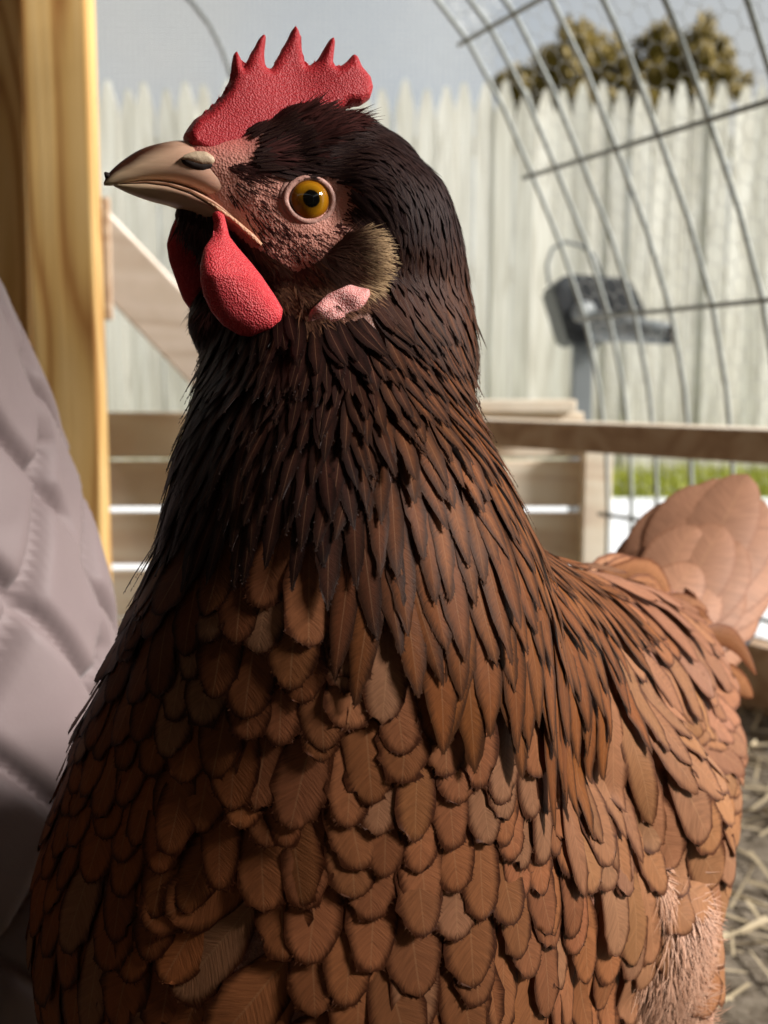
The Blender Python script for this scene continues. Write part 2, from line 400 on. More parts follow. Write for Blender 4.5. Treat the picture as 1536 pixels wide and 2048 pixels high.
prism('side_panel', [(1152, 562), (1185, 556), (1200, 618), (1178, 640), (1160, 610)], DE - .006, .012, M['black'], .002)
prism('window_panel', [(1206, 560), (1260, 563), (1290, 622), (1222, 616)], DE - .006, .012, M['black'], .002)
prism('lower_panel', [(1136, 660), (1212, 655), (1218, 676), (1146, 686)], DE - .006, .012, M['black'], .002)
prism('left_panel', [(1110, 585), (1128, 568), (1148, 632), (1128, 642)], DE - .006, .012, M['black'], .002)
V, Fc = tube_geo([pix(1160, 622, DE - .01), pix(1175, 626, DE - .03)], .024, 16)
put(link('round_cap', mesh('round_cap', V, Fc), None, M['midgrey']), eq)
a, b = pix(1190, 652, DE - .02), pix(1340, 668, DE - .17)
V, Fc = tube_geo([a, (a + b) / 2, b], [.032, .027, .022], 18); pp = put(link('pipe', mesh('pipe', V, Fc), None, M['midgrey']), eq)
dirp = (b - a) / np.linalg.norm(b - a); V, Fc = tube_geo([b - dirp * .001, b + dirp * .002], .0180, 18)
ho = link('pipe_mouth', mesh('pipe_mouth', V, Fc), None, M['hole']); ho.parent = pp
ho.location = -(Vector(eq.location) + Vector(pp.location))
tube('handle', [pix(*q, DE + .02) for q in ((1098, 570), (1094, 530), (1104, 498), (1128, 484), (1160, 490), (1190, 512), (1205, 556))], .004, M['midgrey'], eq, 6)
tube('bracket', [pix(*q, DE + .05) for q in ((1150, 688), (1165, 716), (1186, 700), (1200, 680))], .004, M['midgrey'], eq, 6)
px_ = pix(1165, 690, DE + .08)
beam('stand', (px_[0], px_[1], .0), (px_[0], px_[1], px_[2]), .045, .03, M['midgrey'], eq, up=(0, 1, 0))

# ------------------------------------------------------------------ unseen shelter, shaped to shade the hen (roof, closed sides)
shel = empty('shelter', (-.35, -.2, 0)); tag(shel, 'plain plywood shelter roofing the covered run, unseen and shaped to shade the hen', 'shelter')
(beam('roof', (-1.33, -.13, 1.42), (.97, -.13, 1.15), 2.16, .02, M['ply'], shel, bev=.002))
(beam('side_wall', (-1.32, -1.2, .70), (-1.32, 2.4, .70), .02, 1.34, M['ply'], shel, bev=.002))
(beam('back_wall', (-1.3, -1.22, .57), (.9, -1.22, .57), .02, 1.12, M['ply'], shel, bev=.002))
(beam('added_shade_wall', (.92, -1.2, .455), (.92, .02, .455), .02, .91, M['ply'], shel, bev=.002))  # unseen wall, added to keep the sun off the breast

# ------------------------------------------------------------------ quilted coat at the left
s = NT('quilted_fabric'); v = s.coords(); nz = s.noise(v, 30, 4); wv = s.noise(v, 900, 2)
s.bump(wv, .12, .0008); s.base(s.mix(nz, (.155, .115, .116), (.19, .145, .142)), .62, .3)
s.b.inputs['Sheen Weight'].default_value = .15; M['coat'] = s.m
DC = .47
edge_px = [(-60, 430), (0, 575), (42, 720), (78, 850), (112, 960), (142, 1080), (168, 1220), (192, 1380), (222, 1520), (250, 1700), (262, 1900), (262, 2100), (255, 2400), (250, 2560)]
ez = [pix(a, b_, DC)[2] for a, b_ in edge_px]; ex = [pix(a, b_, DC)[0] for a, b_ in edge_px]
z_top, z_bot = ez[0] + .02, .009
def ex_at(z): return float(np.interp(-z, [-q for q in ez], ex))
from mathutils import noise as mnoise
nu, nvv = 240, 230; V = []; Fc = []
for j in range(nvv + 1):
    fz = j / nvv; z = z_top + (z_bot - z_top) * fz; xe = ex_at(z); hw_ = .17 * min(1.0, .25 + 2.2 * fz ** .7); hd = .11 * min(1.0, .3 + 2 * fz ** .7)
    for i in range(nu):
        a = 2 * math.pi * i / nu; u = a * .14
        q1 = (u * 1.0 + z * .80) / .082; q2 = (u * 1.0 - z * .80) / .082
        g1, g2 = abs(q1 - round(q1)), abs(q2 - round(q2))
        pad = .0110 * (min(1, g1 / .13) ** .5) * (min(1, g2 / .13) ** .5)
        p3 = Vector((math.cos(a) * 1.3, math.sin(a) * 1.3, z * 7))
        fold = .0040 * mnoise.noise(p3 * 2.2) + .004 * mnoise.noise(p3 * .9) + .004 * abs(mnoise.noise(Vector((q1 * .9, q2 * .9, 4.0))))
        rr_ = 1 + (pad + fold - .008) / .12
        V.append((xe - hw_ + math.cos(a) * hw_ * rr_, pix(0, 1024, DC)[1] + math.sin(a) * hd * rr_, z))
for j in range(nvv):
    for i in range(nu): Fc.append((j * nu + i, j * nu + (i + 1) % nu, (j + 1) * nu + (i + 1) % nu, (j + 1) * nu + i))
Fc.append(tuple(range(nu))); Fc.append(tuple(reversed([nvv * nu + i for i in range(nu)])))
tag(link('quilted_coat', mesh('quilted_coat', V, Fc), None, M['coat']), 'mauve grey quilted coat with diamond stitching in front of the pine posts', 'coat')

# ================================================================== HEN
hen = empty('hen', (0.02, .36, .008)); tag(hen, 'reddish brown hen with a red comb standing in the run, head turned in profile', 'hen')
hen_loc = Vector(hen.location)
def child(name, me, m=None, parent=None):
    o = link(name, me, None, m); p = parent or hen
    o.parent = p; q = p; t = Vector((0, 0, 0))
    while q is not None: t += q.location; q = q.parent
    o.location = -t; return o

# ---- head frame
YAW = R(18); HN = np.array([math.sin(YAW), -math.cos(YAW), 0.0])        # towards the camera side of the head
HO = pix(560, 400, .287)
def hp(px, py, off=0.0):
    r = ray(px, py); o = HO + HN * off
    return CAMP + r * (((o - CAMP) @ HN) / (r @ HN))

# ---- body core: spheres -> voxel remesh -> smooth
balls = []
def chain(lst, n=6):
    for (a, b) in zip(lst[:-1], lst[1:]):
        for i in range(n + 1):
            f = i / n; pa, pb = pix(*a[:3]), pix(*b[:3]); balls.append((pa * (1 - f) + pb * f, a[3] * (1 - f) + b[3] * f))
# neck
neck = [(735, 395, .292, .0180), (775, 450, .294, .0205), (775, 520, .300, .0240), (745, 600, .306, .0310), (692, 700, .306, .0415), (672, 800, .300, .0425),
        (668, 900, .294, .0445), (672, 1000, .290, .0490), (686, 1100, .287, .0530), (700, 1200, .289, .0575), (690, 1300, .293, .0640), (672, 1420, .300, .0700)]
chain(neck, 5)
# trunk
chain([(672, 1420, .300, .070), (640, 1600, .312, .0800), (618, 1790, .318, .0870), (700, 1900, .335, .0850)], 5)
chain([(640, 1650, .315, .082), (820, 1680, .355, .0850), (1010, 1660, .405, .0840), (1150, 1560, .440, .0700), (1235, 1440, .470, .0550)], 6)
chain([(700, 1900, .335, .085), (950, 1880, .40, .080), (1100, 1800, .44, .068)], 5)
chain([(780, 1330, .305, .055), (960, 1420, .36, .062), (1130, 1400, .42, .058), (1235, 1380, .47, .050)], 6)      # back and shoulders
# wing and thigh on the camera side
chain([(1120, 1480, .335, .030), (1210, 1560, .355, .034), (1268, 1640, .372, .034), (1288, 1720, .385, .0310), (1290, 1800, .395, .027)], 5)
chain([(1180, 1800, .37, .045), (1250, 1930, .375, .034), (1290, 2060, .38, .026)], 5)
chain([(560, 1950, .36, .05), (560, 2100, .37, .035)], 4)
# tail
chain([(1235, 1380, .470, .047), (1275, 1300, .495, .036), (1310, 1250, .515, .022)], 5)
# head
def hb(px, py, off, r): balls.append((hp(px, py, off), r))
for q in [(640, 345, 0, .0160), (690, 340, 0, .0165), (735, 380, 0, .018), (600, 395, 0, .0152), (655, 410, 0, .0160), (560, 330, 0, .0118), (520, 350, 0, .0118), (470, 345, 0, .0102),
          (432, 335, 0, .0088), (405, 325, 0, .0078), (600, 290, 0, .0112), (520, 305, 0, .0090), (450, 300, 0, .0070), (560, 400, 0, .0148), (520, 410, 0, .0130), (560, 450, 0, .0142), (610, 460, 0, .0158),
          (660, 480, 0, .0168), (700, 450, 0, .0175), (620, 520, 0, .0158), (668, 548, .0040, .0165), (650, 590, .004, .0135), (580, 530, 0, .0132), (640, 580, 0, .0118), (590, 590, 0, .0105), (712, 520, .010, .0130), (450, 385, 0, .0080), (480, 425, 0, .0092), (540, 490, 0, .0120), (505, 455, 0, .0105), (470, 430, 0, .009),
          (430, 450, -.004, .0075), (450, 500, -.008, .0085), (480, 560, -.008, .0095), (500, 620, -.010, .0120), (460, 640, -.012, .012), (390, 430, -.002, .0055), (530, 560, -.004, .0115)]: hb(*q)
bm = bmesh.new()
for c, r in balls:
    px, py, d = topx(c); ys_ = float(np.interp(py, [480, 600, 900, 1150], [1, .68, .80, 1])) if d < .34 and r > .022 and py < 1150 else 1.0
    bmesh.ops.create_icosphere(bm, subdivisions=3, radius=r, matrix=Matrix.Translation(Vector(c)) @ Matrix.Diagonal((1, ys_, 1, 1)))
tmp = bpy.data.objects.new('tmp_core', bm_mesh('tmp_core', bm)); COL.objects.link(tmp)
rm = tmp.modifiers.new('r', 'REMESH'); rm.mode = 'VOXEL'; rm.voxel_size = .0016; rm.use_smooth_shade = True
sm = tmp.modifiers.new('s', 'SMOOTH'); sm.factor = .5; sm.iterations = 14
dg = bpy.context.evaluated_depsgraph_get(); core = bpy.data.meshes.new_from_object(tmp.evaluated_get(dg))
bpy.data.objects.remove(tmp)
core.name = 'body'
nv = len(core.vertices); VC = np.empty(nv * 3); core.vertices.foreach_get('co', VC); VC = VC.reshape(-1, 3)
tree_b = BVHTree.FromPolygons([tuple(v) for v in VC], [tuple(p.vertices) for p in core.polygons])
def nearest(p):
    l, n, i, d = tree_b.find_nearest(Vector(p)); return l, n
def cast(px, py):
    l, n, i, d = tree_b.ray_cast(Vector(CAMP), Vector(ray(px, py)).normalized()); return l, n

def inpoly(px, py, poly):
    c = False; j = len(poly) - 1
    for i in range(len(poly)):
        xi, yi = poly[i]; xj, yj = poly[j]
        if (yi > py) != (yj > py) and px < (xj - xi) * (py - yi) / (yj - yi) + xi: c = not c
        j = i
    return c
FACE = [(360, 255), (440, 250), (520, 280), (500, 320), (520, 338), (570, 340), (620, 335), (672, 352), (700, 395), (712, 440), (705, 478), (668, 490), (640, 520), (590, 545), (545, 545), (520, 520), (480, 470), (430, 440), (380, 400), (350, 330)]
CHEEK = [(520, 500), (590, 545), (640, 520), (668, 490), (720, 462), (765, 480), (785, 530), (765, 575), (735, 610), (700, 645), (640, 660), (575, 640), (540, 600), (505, 545), (480, 480)]
def interp(x, xs, ys): return float(np.interp(x, xs, ys))
HB_X = [150, 290, 420, 520, 600, 700, 800, 870, 1000, 1080, 1150, 1215]; HB_Y = [1120, 1180, 1150, 1125, 1135, 1240, 1370, 1440, 1540, 1600, 1585, 1560]
BAX = np.array([.62, .785, 0.0]); S1 = pix(640, 1700, .315); TAILP = pix(1270, 1300, .49)
TDIR = pix(1440, 1000, .56) - TAILP; TDIR /= np.linalg.norm(TDIR)
HEADC = hp(600, 400)
def lerp3(a, b, f): return np.array(a) * (1 - f) + np.array(b) * f
def flow(p, px, py, d):
    down = np.array([0, 0, -1.0])
    if py < 700 and np.linalg.norm(p - HEADC) < .055:
        rad = p - hp(415, 318, (p - HO) @ HN * .8); rad /= np.linalg.norm(rad) + 1e-9
        t = np.clip((px - 660) / 150, 0, 1); t = max(t, np.clip((py - 600) / 80, 0, 1))
        return rad * (1 - t) + (down + np.array([.12, .1, 0])) * t
    q = (p - S1) @ BAX
    lower = np.clip((py - 1150) / 250, 0, 1)
    t = np.clip((q - .045) / .07, 0, 1) * lower
    v = down * (1 - t) + (BAX + down * .75) * t
    tt = np.clip(1 - np.linalg.norm(p - TAILP) / .09, 0, 1) if d > .40 else 0
    if d > .46 and py < 1330: tt = 1.0
    v = v * (1 - tt) + (TDIR * 1.2 + BAX * .2) * tt
    # breast parting: feathers on its left sweep outwards
    if d < .30 and py > 1560:
        xp = 505 + (py - 1640) * .48; dx = px - xp
        if -220 < dx < 0: v = v + np.array([-1.1, 0, 0]) * (1 - abs(dx) / 220) * np.clip((py - 1560) / 100, 0, 1)
    return v
BRE = (.26, .096, .039)
def params(px, py, d, n):
    """L, W, across, along, tip, lift, base offset, colour, rim colour, kind  (metres)"""
    if py < 660 and inpoly(px, py, FACE): return None
    if d < .36 and px < 1190 and py < interp(px, HB_X, HB_Y) - interp(py, [600, 900, 1500], [60, 130, 230]):
        if py < 660 and inpoly(px, py, CHEEK): return None
        L = interp(py, [230, 330, 450, 560, 700, 900, 1100, 1300, 1500], [.0075, .008, .011, .0155, .020, .027, .034, .040, .046])
        Wd = interp(py, [230, 330, 450, 560, 700, 900, 1100, 1300, 1500], [.0012, .0013, .0019, .0030, .0044, .0062, .0084, .0100, .0112])
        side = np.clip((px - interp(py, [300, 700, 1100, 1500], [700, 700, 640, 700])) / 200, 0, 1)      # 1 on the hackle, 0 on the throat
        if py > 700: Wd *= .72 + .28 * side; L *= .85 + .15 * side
        dark = lerp3((.024, .0082, .0074), (.180, .057, .0150), np.clip((py - 420) / 420, 0, 1) * (.10 + .90 * side) + .08 * np.clip((py - 950) / 250, 0, 1) * (1 - side))  # throat side darker: dark plumage, plus the head's shade put into the colour
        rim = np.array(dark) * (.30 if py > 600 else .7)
        tip = .85 if py > 480 else .9
        return L, Wd, Wd * .66, L * interp(py, [300, 560, 900], [.17, .19, .22]), tip, .0024 if py > 600 else interp(py, [420, 600], [.0006, .0018]), .0005 + .0016 * np.clip((py - 900) / 300, 0, 1), dark, rim, 'hackle'
    if d > .455 and py < 1300: return None
    if d > .375 and py < 1500 and px > 1050:
        if px > 1430: return None
        return .042, .017, .011, .012, .35, .0045, .0012, lerp3((.30, .135, .078), (.25, .105, .050), rng.random()), (.12, .042, .019), 'back'
    if px > 1110 and py > 1230 and py < 1930 and px > 1110 + (py - 1560) * .42:
        if py < 1500: return .046, .0135, .0080, .012, .5, .0028, .0012, (.27, .120, .055), (.085, .028, .011), 'scapular'
        return .034, .0175, .0108, .0105, .10, .0028, .0012, lerp3((.28, .122, .052), (.26, .122, .064), rng.random()), (.075, .024, .010), 'wing'
    if py > 1840 and px > 1290: return None
    big = np.clip((py - 1500) / 450, 0, 1)
    Wd = .0125 + .0035 * big; L = .026 + .007 * big
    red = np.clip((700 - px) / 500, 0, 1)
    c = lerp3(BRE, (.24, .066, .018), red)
    c = c * (1 - .50 * np.clip((1480 - py) / 330, 0, 1) * np.clip((820 - px) / 350, 0, 1))  # upper left breast: shade painted into the feather colour, blending from the darker neck
    if d > .42 or n[1] > .3: Wd, L = .018, .04
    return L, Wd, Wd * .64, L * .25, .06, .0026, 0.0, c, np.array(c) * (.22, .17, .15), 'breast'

# ---- feather sampling
npoly = len(core.polygons); pc = np.empty(npoly * 3); core.polygons.foreach_get('center', pc); pc = pc.reshape(-1, 3)
pn = np.empty(npoly * 3); core.polygons.foreach_get('normal', pn); pn = pn.reshape(-1, 3); pa = np.empty(npoly); core.polygons.foreach_get('area', pa)
sel = rng.permutation(npoly)[:min(npoly, 42000)]; fac = npoly / len(sel)
wgt = np.zeros(len(sel)); CACHE = {}
for k, i in enumerate(sel):
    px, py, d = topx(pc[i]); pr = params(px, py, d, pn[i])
    if pr is None: continue
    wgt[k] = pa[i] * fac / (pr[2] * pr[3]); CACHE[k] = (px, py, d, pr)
tot = wgt.sum(); NC = int(tot * 7)
idx = rng.choice(len(sel), NC, p=wgt / tot); jit_ = rng.uniform(-.0022, .0022, (NC, 2))
grid = {}; G = .004; roots = []; FL = {}
def unit(v): return v / math.sqrt(v[0] * v[0] + v[1] * v[1] + v[2] * v[2] + 1e-24)
def crs(a, b): return np.array((a[1] * b[2] - a[2] * b[1], a[2] * b[0] - a[0] * b[2], a[0] * b[1] - a[1] * b[0]))
for i in range(NC):
    ti = int(idx[i]); n = pn[sel[ti]]; px, py, d, pr = CACHE[ti]
    if ti not in FL:
        f = flow(pc[sel[ti]], px, py, d); f = unit(f - n * (f @ n)); FL[ti] = (f, crs(n, f))
    f, sd = FL[ti]; p = pc[sel[ti]] + f * jit_[i, 0] + sd * jit_[i, 1]
    x, y, z = float(p[0]), float(p[1]), float(p[2]); fx, fy, fz = f.tolist(); sx_, sy_, sz_ = sd.tolist(); ia, ic = 1 / pr[3], 1 / pr[2]
    kx, ky, kz = math.floor(x / G), math.floor(y / G), math.floor(z / G); m_ = int(max(pr[2], pr[3]) / G) + 1; ok = True
    for a in range(kx - m_, kx + m_ + 1):
        for b in range(ky - m_, ky + m_ + 1):
            for c in range(kz - m_, kz + m_ + 1):
                g_ = grid.get((a, b, c))
                if g_:
                    for (qx, qy, qz) in g_:
                        ex_, ey_, ez_ = x - qx, y - qy, z - qz
                        u_ = (ex_ * fx + ey_ * fy + ez_ * fz) * ia; w_ = (ex_ * sx_ + ey_ * sy_ + ez_ * sz_) * ic
                        if u_ * u_ + w_ * w_ < 1.0: ok = False; break
                if not ok: break
            if not ok: break
        if not ok: break
    if ok: grid.setdefault((kx, ky, kz), []).append((x, y, z)); roots.append((p, n, f, px, py, d, pr))
print('feathers', len(roots))

# ---- feather builder (conforms to the body surface)
SB = np.array([-1, -.82, -.45, 0, .45, .82, 1.0]); SS = np.array([-1, 0, 1.0])
T_ = {'small': np.array([0, .3, .6, .85, 1.0]), 'breast': np.array([0, .2, .4, .56, .68, .78, .86, .92, .965, 1.0]), 'hackle': np.array([0, .18, .36, .52, .66, .78, .88, .95, 1.0])}
def wprof(t, tip):
    # tip 0 = round paddle, 1 = pointed lance
    rnd_ = np.where(t < .62, .42 + .58 * np.sin(np.clip(t / .62, 0, 1) * math.pi / 2), np.sqrt(np.clip(1 - ((t - .62) / .38) ** 2.0, 0, 1)))
    pnt = np.where(t < .42, .5 + .5 * np.sin(np.clip(t / .42, 0, 1) * math.pi / 2), np.cos(np.clip((t - .42) / .58, 0, 1) * math.pi / 2) ** .9)
    return rnd_ * (1 - tip) + pnt * tip
def feather_geo(root):
    p, n, f, px, py, d, (L, Wd, sa, sl, tip, lift, off, colr, rim, kind) = root
    L *= rng.uniform(.85, 1.15); Wd *= rng.uniform(.88, 1.15)
    small = Wd < .0034; T = T_['small'] if small else T_['hackle'] if tip > .5 else T_['breast']; nt_ = len(T); S_ = SS if small else SB
    yaw = rng.normal(0, .10 if kind != 'tail' else .16); sd = crs(n, f); dr = unit(f * math.cos(yaw) + sd * math.sin(yaw))
    lift_ = lift * rng.uniform(.9, 1.12); o0 = off + rng.uniform(0, .0003); twist = rng.normal(0, .02); camber = rng.uniform(.02, .06)
    if rng.random() < .04 and kind in ('breast', 'hackle', 'wing', 'scapular'): lift_ *= 1.6
    notch = (int(rng.integers(nt_ // 2, nt_ - 1)) if rng.random() < .13 else -1, 0 if rng.random() < .5 else -1, rng.uniform(.15, .4))
    w = wprof(T, tip) * Wd / 2
    V = np.zeros((nt_, len(S_), 3)); cur = np.array(p); prev = 0
    nn = np.array(n)
    for i, t in enumerate(T):
        if i: cur = cur + dr * (t - prev) * L
        prev = t
        if kind == 'tail' and t > .45:
            loc, nrm = cur, nn                      # free, stiff beyond the body
        else:
            l_, n_ = nearest(cur); 
            if (cur - np.array(l_)) @ (cur - np.array(l_)) > .0004: l_, n_ = cur, nn
            loc, nn2 = np.array(l_), np.array(n_)
            nn = unit(nn * .35 + nn2 * .65); cur = loc
        dr = unit(dr - nn * (dr @ nn)); s_d = crs(nn, dr)
        h = o0 + lift_ * t ** 1.3
        bend = h - camber * w[i] * S_ * S_ + twist * w[i] * S_
        V[i] = loc + s_d * (w[i] * S_)[:, None] + nn * bend[:, None]
        k0, k1 = (rng.normal(0, .035) * Wd, rng.normal(0, .03) * Wd) if 0 < i < nt_ - 1 else (0, 0)
        V[i, 0] += dr * k0 - s_d * k1; V[i, -1] += dr * k1 + s_d * k0
        if i == notch[0] and not small: V[i, notch[1]] += -S_[notch[1]] * s_d * w[i] * notch[2] - dr * .06 * Wd
    colr = np.array(colr) * rng.uniform(.80, 1.18) * np.array([1, rng.uniform(.96, 1.03), rng.uniform(.92, 1.08)])
    if kind == 'breast' and rng.random() < .10: colr = lerp3(colr, (.30, .16, .09), .5)
    edge = np.minimum((1 - np.abs(S_))[None, :] * w[:, None], ((1 - T) * L)[:, None])
    edge[-1] = 0
    if small: edge[:] = .0009
    fr = None
    if not small:
        nf = 9 if kind == 'hackle' else 12; pts = []
        for sgn, col_ in ((-1, 0), (1, -1)):
            E = V[nt_ // 2 - 1:, col_]; I = V[nt_ // 2 - 1:, 3]; m_ = len(E) - 1
            for q in rng.random(nf) ** .7 * (m_ - .02):
                i_ = int(q); f_ = q - i_; e = E[i_] * (1 - f_) + E[i_ + 1] * f_; c_ = I[i_] * (1 - f_) + I[i_ + 1] * f_
                tn_ = unit(E[i_ + 1] - E[i_]); out = unit(e - c_ + 1e-9) * .6 + dr * .8; w_ = .00022
                ins = (c_ - e) * .06; ln_ = rng.uniform(.0003, .0011) * (1 if kind != 'hackle' else .8)
                pts += [e + ins - tn_ * w_, e + ins + tn_ * w_, e + out * ln_ + nn * rng.normal(0, .00015)]
        fr = np.array(pts)
    return V.reshape(-1, 3), (nt_, len(S_)), T, edge.reshape(-1), colr, np.array(rim), L, Wd, tip, fr
def quads(nr, nc, base=0):
    a = np.arange(nr - 1)[:, None] * nc + np.arange(nc - 1)[None, :]; a = a.reshape(-1) + base
    return np.stack([a, a + 1, a + nc + 1, a + nc], 1)
def make_feather_mesh(name, geos):
    V = []; Q = []; TR = []; UV = []; ED = []; CL = []; RM = []; b = 0
    for (v, (nr, nc), T, e, c, rim, L, Wd, tip, fr) in geos:
        V.append(v); Q.append(quads(nr, nc, b)); b += nr * nc; n_ = nr * nc; rd = rng.random()
        uu = np.repeat(T[:, None], nc, 1).reshape(-1); ss = np.repeat((SB if nc == 7 else SS)[None, :], nr, 0).reshape(-1)
        UV.append(np.stack([ss, uu * L / Wd * 2, rd * np.ones_like(ss)], 1)); ED.append(e * 1000)
        if fr is not None:
            k = len(fr); V.append(fr); TR.append(np.arange(k).reshape(-1, 3) + b); b += k; n_ += k
            UV.append(np.stack([np.full(k, .8), rng.random(k) * 3, np.full(k, rd)], 1)); ED.append(np.tile([.35, .35, .9], k // 3))
        CL.append(np.repeat(np.array([[*c, 1]]), n_, 0)); RM.append(np.repeat(np.array([[*rim, 1]]), n_, 0))
    V = np.concatenate(V); Q = np.concatenate(Q); TR = np.concatenate(TR) if TR else np.zeros((0, 3), int)
    me = bpy.data.meshes.new(name); me.vertices.add(len(V)); me.vertices.foreach_set('co', V.reshape(-1))
    lv_ = np.concatenate([Q.reshape(-1), TR.reshape(-1)]).astype(np.int32); nq, ntr = len(Q), len(TR)
    me.loops.add(len(lv_)); me.loops.foreach_set('vertex_index', lv_)
    me.polygons.add(nq + ntr); me.polygons.foreach_set('loop_start', np.concatenate([np.arange(nq) * 4, nq * 4 + np.arange(ntr) * 3]).astype(np.int32))
    me.polygons.foreach_set('loop_total', np.concatenate([np.full(nq, 4), np.full(ntr, 3)]).astype(np.int32))
    me.update(calc_edges=True)
    me.polygons.foreach_set('use_smooth', np.ones(len(me.polygons), dtype=bool))
    at = me.attributes.new('fuv', 'FLOAT_VECTOR', 'POINT'); at.data.foreach_set('vector', np.concatenate(UV).reshape(-1).astype(np.float32))
    at = me.attributes.new('edge', 'FLOAT', 'POINT'); at.data.foreach_set('value', np.concatenate(ED).astype(np.float32))
    at = me.attributes.new('fcol', 'FLOAT_COLOR', 'POINT'); at.data.foreach_set('color', np.concatenate(CL).reshape(-1).astype(np.float32))
    at = me.attributes.new('frim', 'FLOAT_COLOR', 'POINT'); at.data.foreach_set('color', np.concatenate(RM).reshape(-1).astype(np.float32))
    return me
# feather material
s = NT('feather')
def attr(nm, out): a = s.n('Attribute'); a.attribute_name = nm; return a.outputs[out]
fuv = attr('fuv', 'Vector'); sx = s.n('SeparateXYZ'); s.l(fuv, sx.inputs[0]); S0, T0, R0 = sx.outputs
absS = s.math('ABSOLUTE', S0)
barb = s.math('SUBTRACT', T0, s.math('MULTIPLY', absS, .75))                 # constant along one barb
cb = s.n('CombineXYZ'); s.l(s.math('MULTIPLY', barb, 12.0), cb.inputs[0]); s.l(s.math('MULTIPLY', S0, 1.4), cb.inputs[1]); s.l(s.math('MULTIPLY', R0, 37.0), cb.inputs[2])
bn = s.noise(cb.outputs[0], 1.0, 3, .6)
cb2 = s.n('CombineXYZ'); s.l(s.math('MULTIPLY', barb, 3.5), cb2.inputs[0]); s.l(S0, cb2.inputs[1]); s.l(s.math('MULTIPLY', R0, 91.0), cb2.inputs[2])
bn2 = s.noise(cb2.outputs[0], 1.0, 3, .5)
ed = attr('edge', 'Fac')
edn = s.math('ADD', s.math('MULTIPLY', ed, .43), s.math('MULTIPLY', s.math('SUBTRACT', bn, .5), .7))
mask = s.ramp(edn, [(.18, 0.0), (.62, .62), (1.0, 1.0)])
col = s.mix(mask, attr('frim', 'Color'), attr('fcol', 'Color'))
var = s.math('ADD', .38, s.math('ADD', s.math('MULTIPLY', bn, .85), s.math('MULTIPLY', bn2, .42)))
vc = s.n('CombineColor'); [s.l(var, vc.inputs[k]) for k in range(3)]
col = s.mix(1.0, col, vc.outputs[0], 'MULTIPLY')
shaft = s.math('LESS_THAN', absS, .035)
col = s.mix(s.math('MULTIPLY', shaft, .16), col, (.50, .28, .14))
s.base(col, .52, .14); s.bump(s.math('ADD', bn, s.math('MULTIPLY', shaft, .3)), .30, .0005)
tr_ = s.n('BsdfTranslucent'); s.l(col, tr_.inputs['Color']); ms = s.n('MixShader'); ms.inputs[0].default_value = .16
s.l(s.b.outputs[0], ms.inputs[1]); s.l(tr_.outputs[0], ms.inputs[2]); s.l(ms.outputs[0], s.out.inputs['Surface'])
M['feather'] = s.m

TAIL_GEO = []
def free_feather(bpx, tpx, Wd, colr, rim, bend=.06, tipk=.12, roll=0.0):
    bs, tp2 = pix(*bpx), pix(*tpx); ax = tp2 - bs; L = np.linalg.norm(ax); dr = ax / L; vw = unit(CAMP - bs); nn = unit(vw - dr * (vw @ dr)); s_d = crs(nn, dr)
    nn = unit(nn * math.cos(roll) + s_d * math.sin(roll)); s_d = crs(nn, dr); T = T_['breast']; w = wprof(T, tipk) * Wd / 2; V = np.zeros((len(T), 7, 3))
    for i, t in enumerate(T):
        c = bs + dr * L * t + s_d * bend * L * math.sin(t * math.pi) + nn * .05 * L * math.sin(t * math.pi)
        V[i] = c + s_d * (w[i] * SB)[:, None] - nn * (.16 * w[i] * SB * SB)[:, None]
    edge = np.minimum((1 - np.abs(SB))[None, :] * w[:, None], ((1 - T) * L)[:, None])
    colr = np.array(colr) * rng.uniform(.9, 1.1)
    return V.reshape(-1, 3), (len(T), 7), T, edge.reshape(-1), colr, np.array(rim), L, Wd, tipk, None
BUF, BRIM = (.35, .175, .105), (.26, .115, .062)
for bpx, tpx, wd, bend in [((1300, 1280, .535), (1296, 1050, .575), .030, .10), ((1310, 1270, .533), (1345, 1000, .58), .034, .08), ((1320, 1260, .531), (1400, 968, .585), .036, .05), ((1330, 1255, .529), (1452, 956, .588), .038, .03), ((1340, 1250, .527), (1496, 948, .590), .040, .0),
        ((1350, 1250, .526), (1528, 1000, .590), .040, -.02), ((1360, 1255, .525), (1545, 1062, .588), .038, -.04), ((1370, 1265, .524), (1525, 1122, .58), .036, -.05), ((1375, 1280, .523), (1500, 1180, .57), .034, -.06), ((1380, 1300, .522), (1478, 1250, .56), .032, -.06), ((1375, 1320, .521), (1458, 1330, .55), .030, -.08),
        # shorter coverts lying over them
        ((1285, 1280, .512), (1330, 1085, .545), .030, .08), ((1300, 1275, .510), (1390, 1050, .55), .034, .05), ((1320, 1275, .509), (1445, 1050, .552), .036, .0), ((1335, 1280, .508), (1480, 1085, .552), .034, -.03), ((1345, 1290, .507), (1470, 1140, .548), .032, -.05), ((1350, 1310, .506), (1450, 1200, .54), .030, -.06),
        ((1265, 1290, .500), (1340, 1150, .528), .028, .08), ((1285, 1290, .498), (1395, 1130, .53), .030, .04), ((1305, 1300, .497), (1430, 1165, .528), .030, -.02), ((1315, 1320, .496), (1435, 1230, .522), .028, -.06), ((1315, 1340, .495), (1435, 1290, .516), .026, -.08)]:
    TAIL_GEO.append(free_feather(bpx, tpx, wd, BUF, BRIM, bend, .10))
TAIL_GEO.append(free_feather((1440, 1330, .60), (1500, 1165, .625), .022, (.13, .13, .14), (.09, .09, .10), -.05, .3))
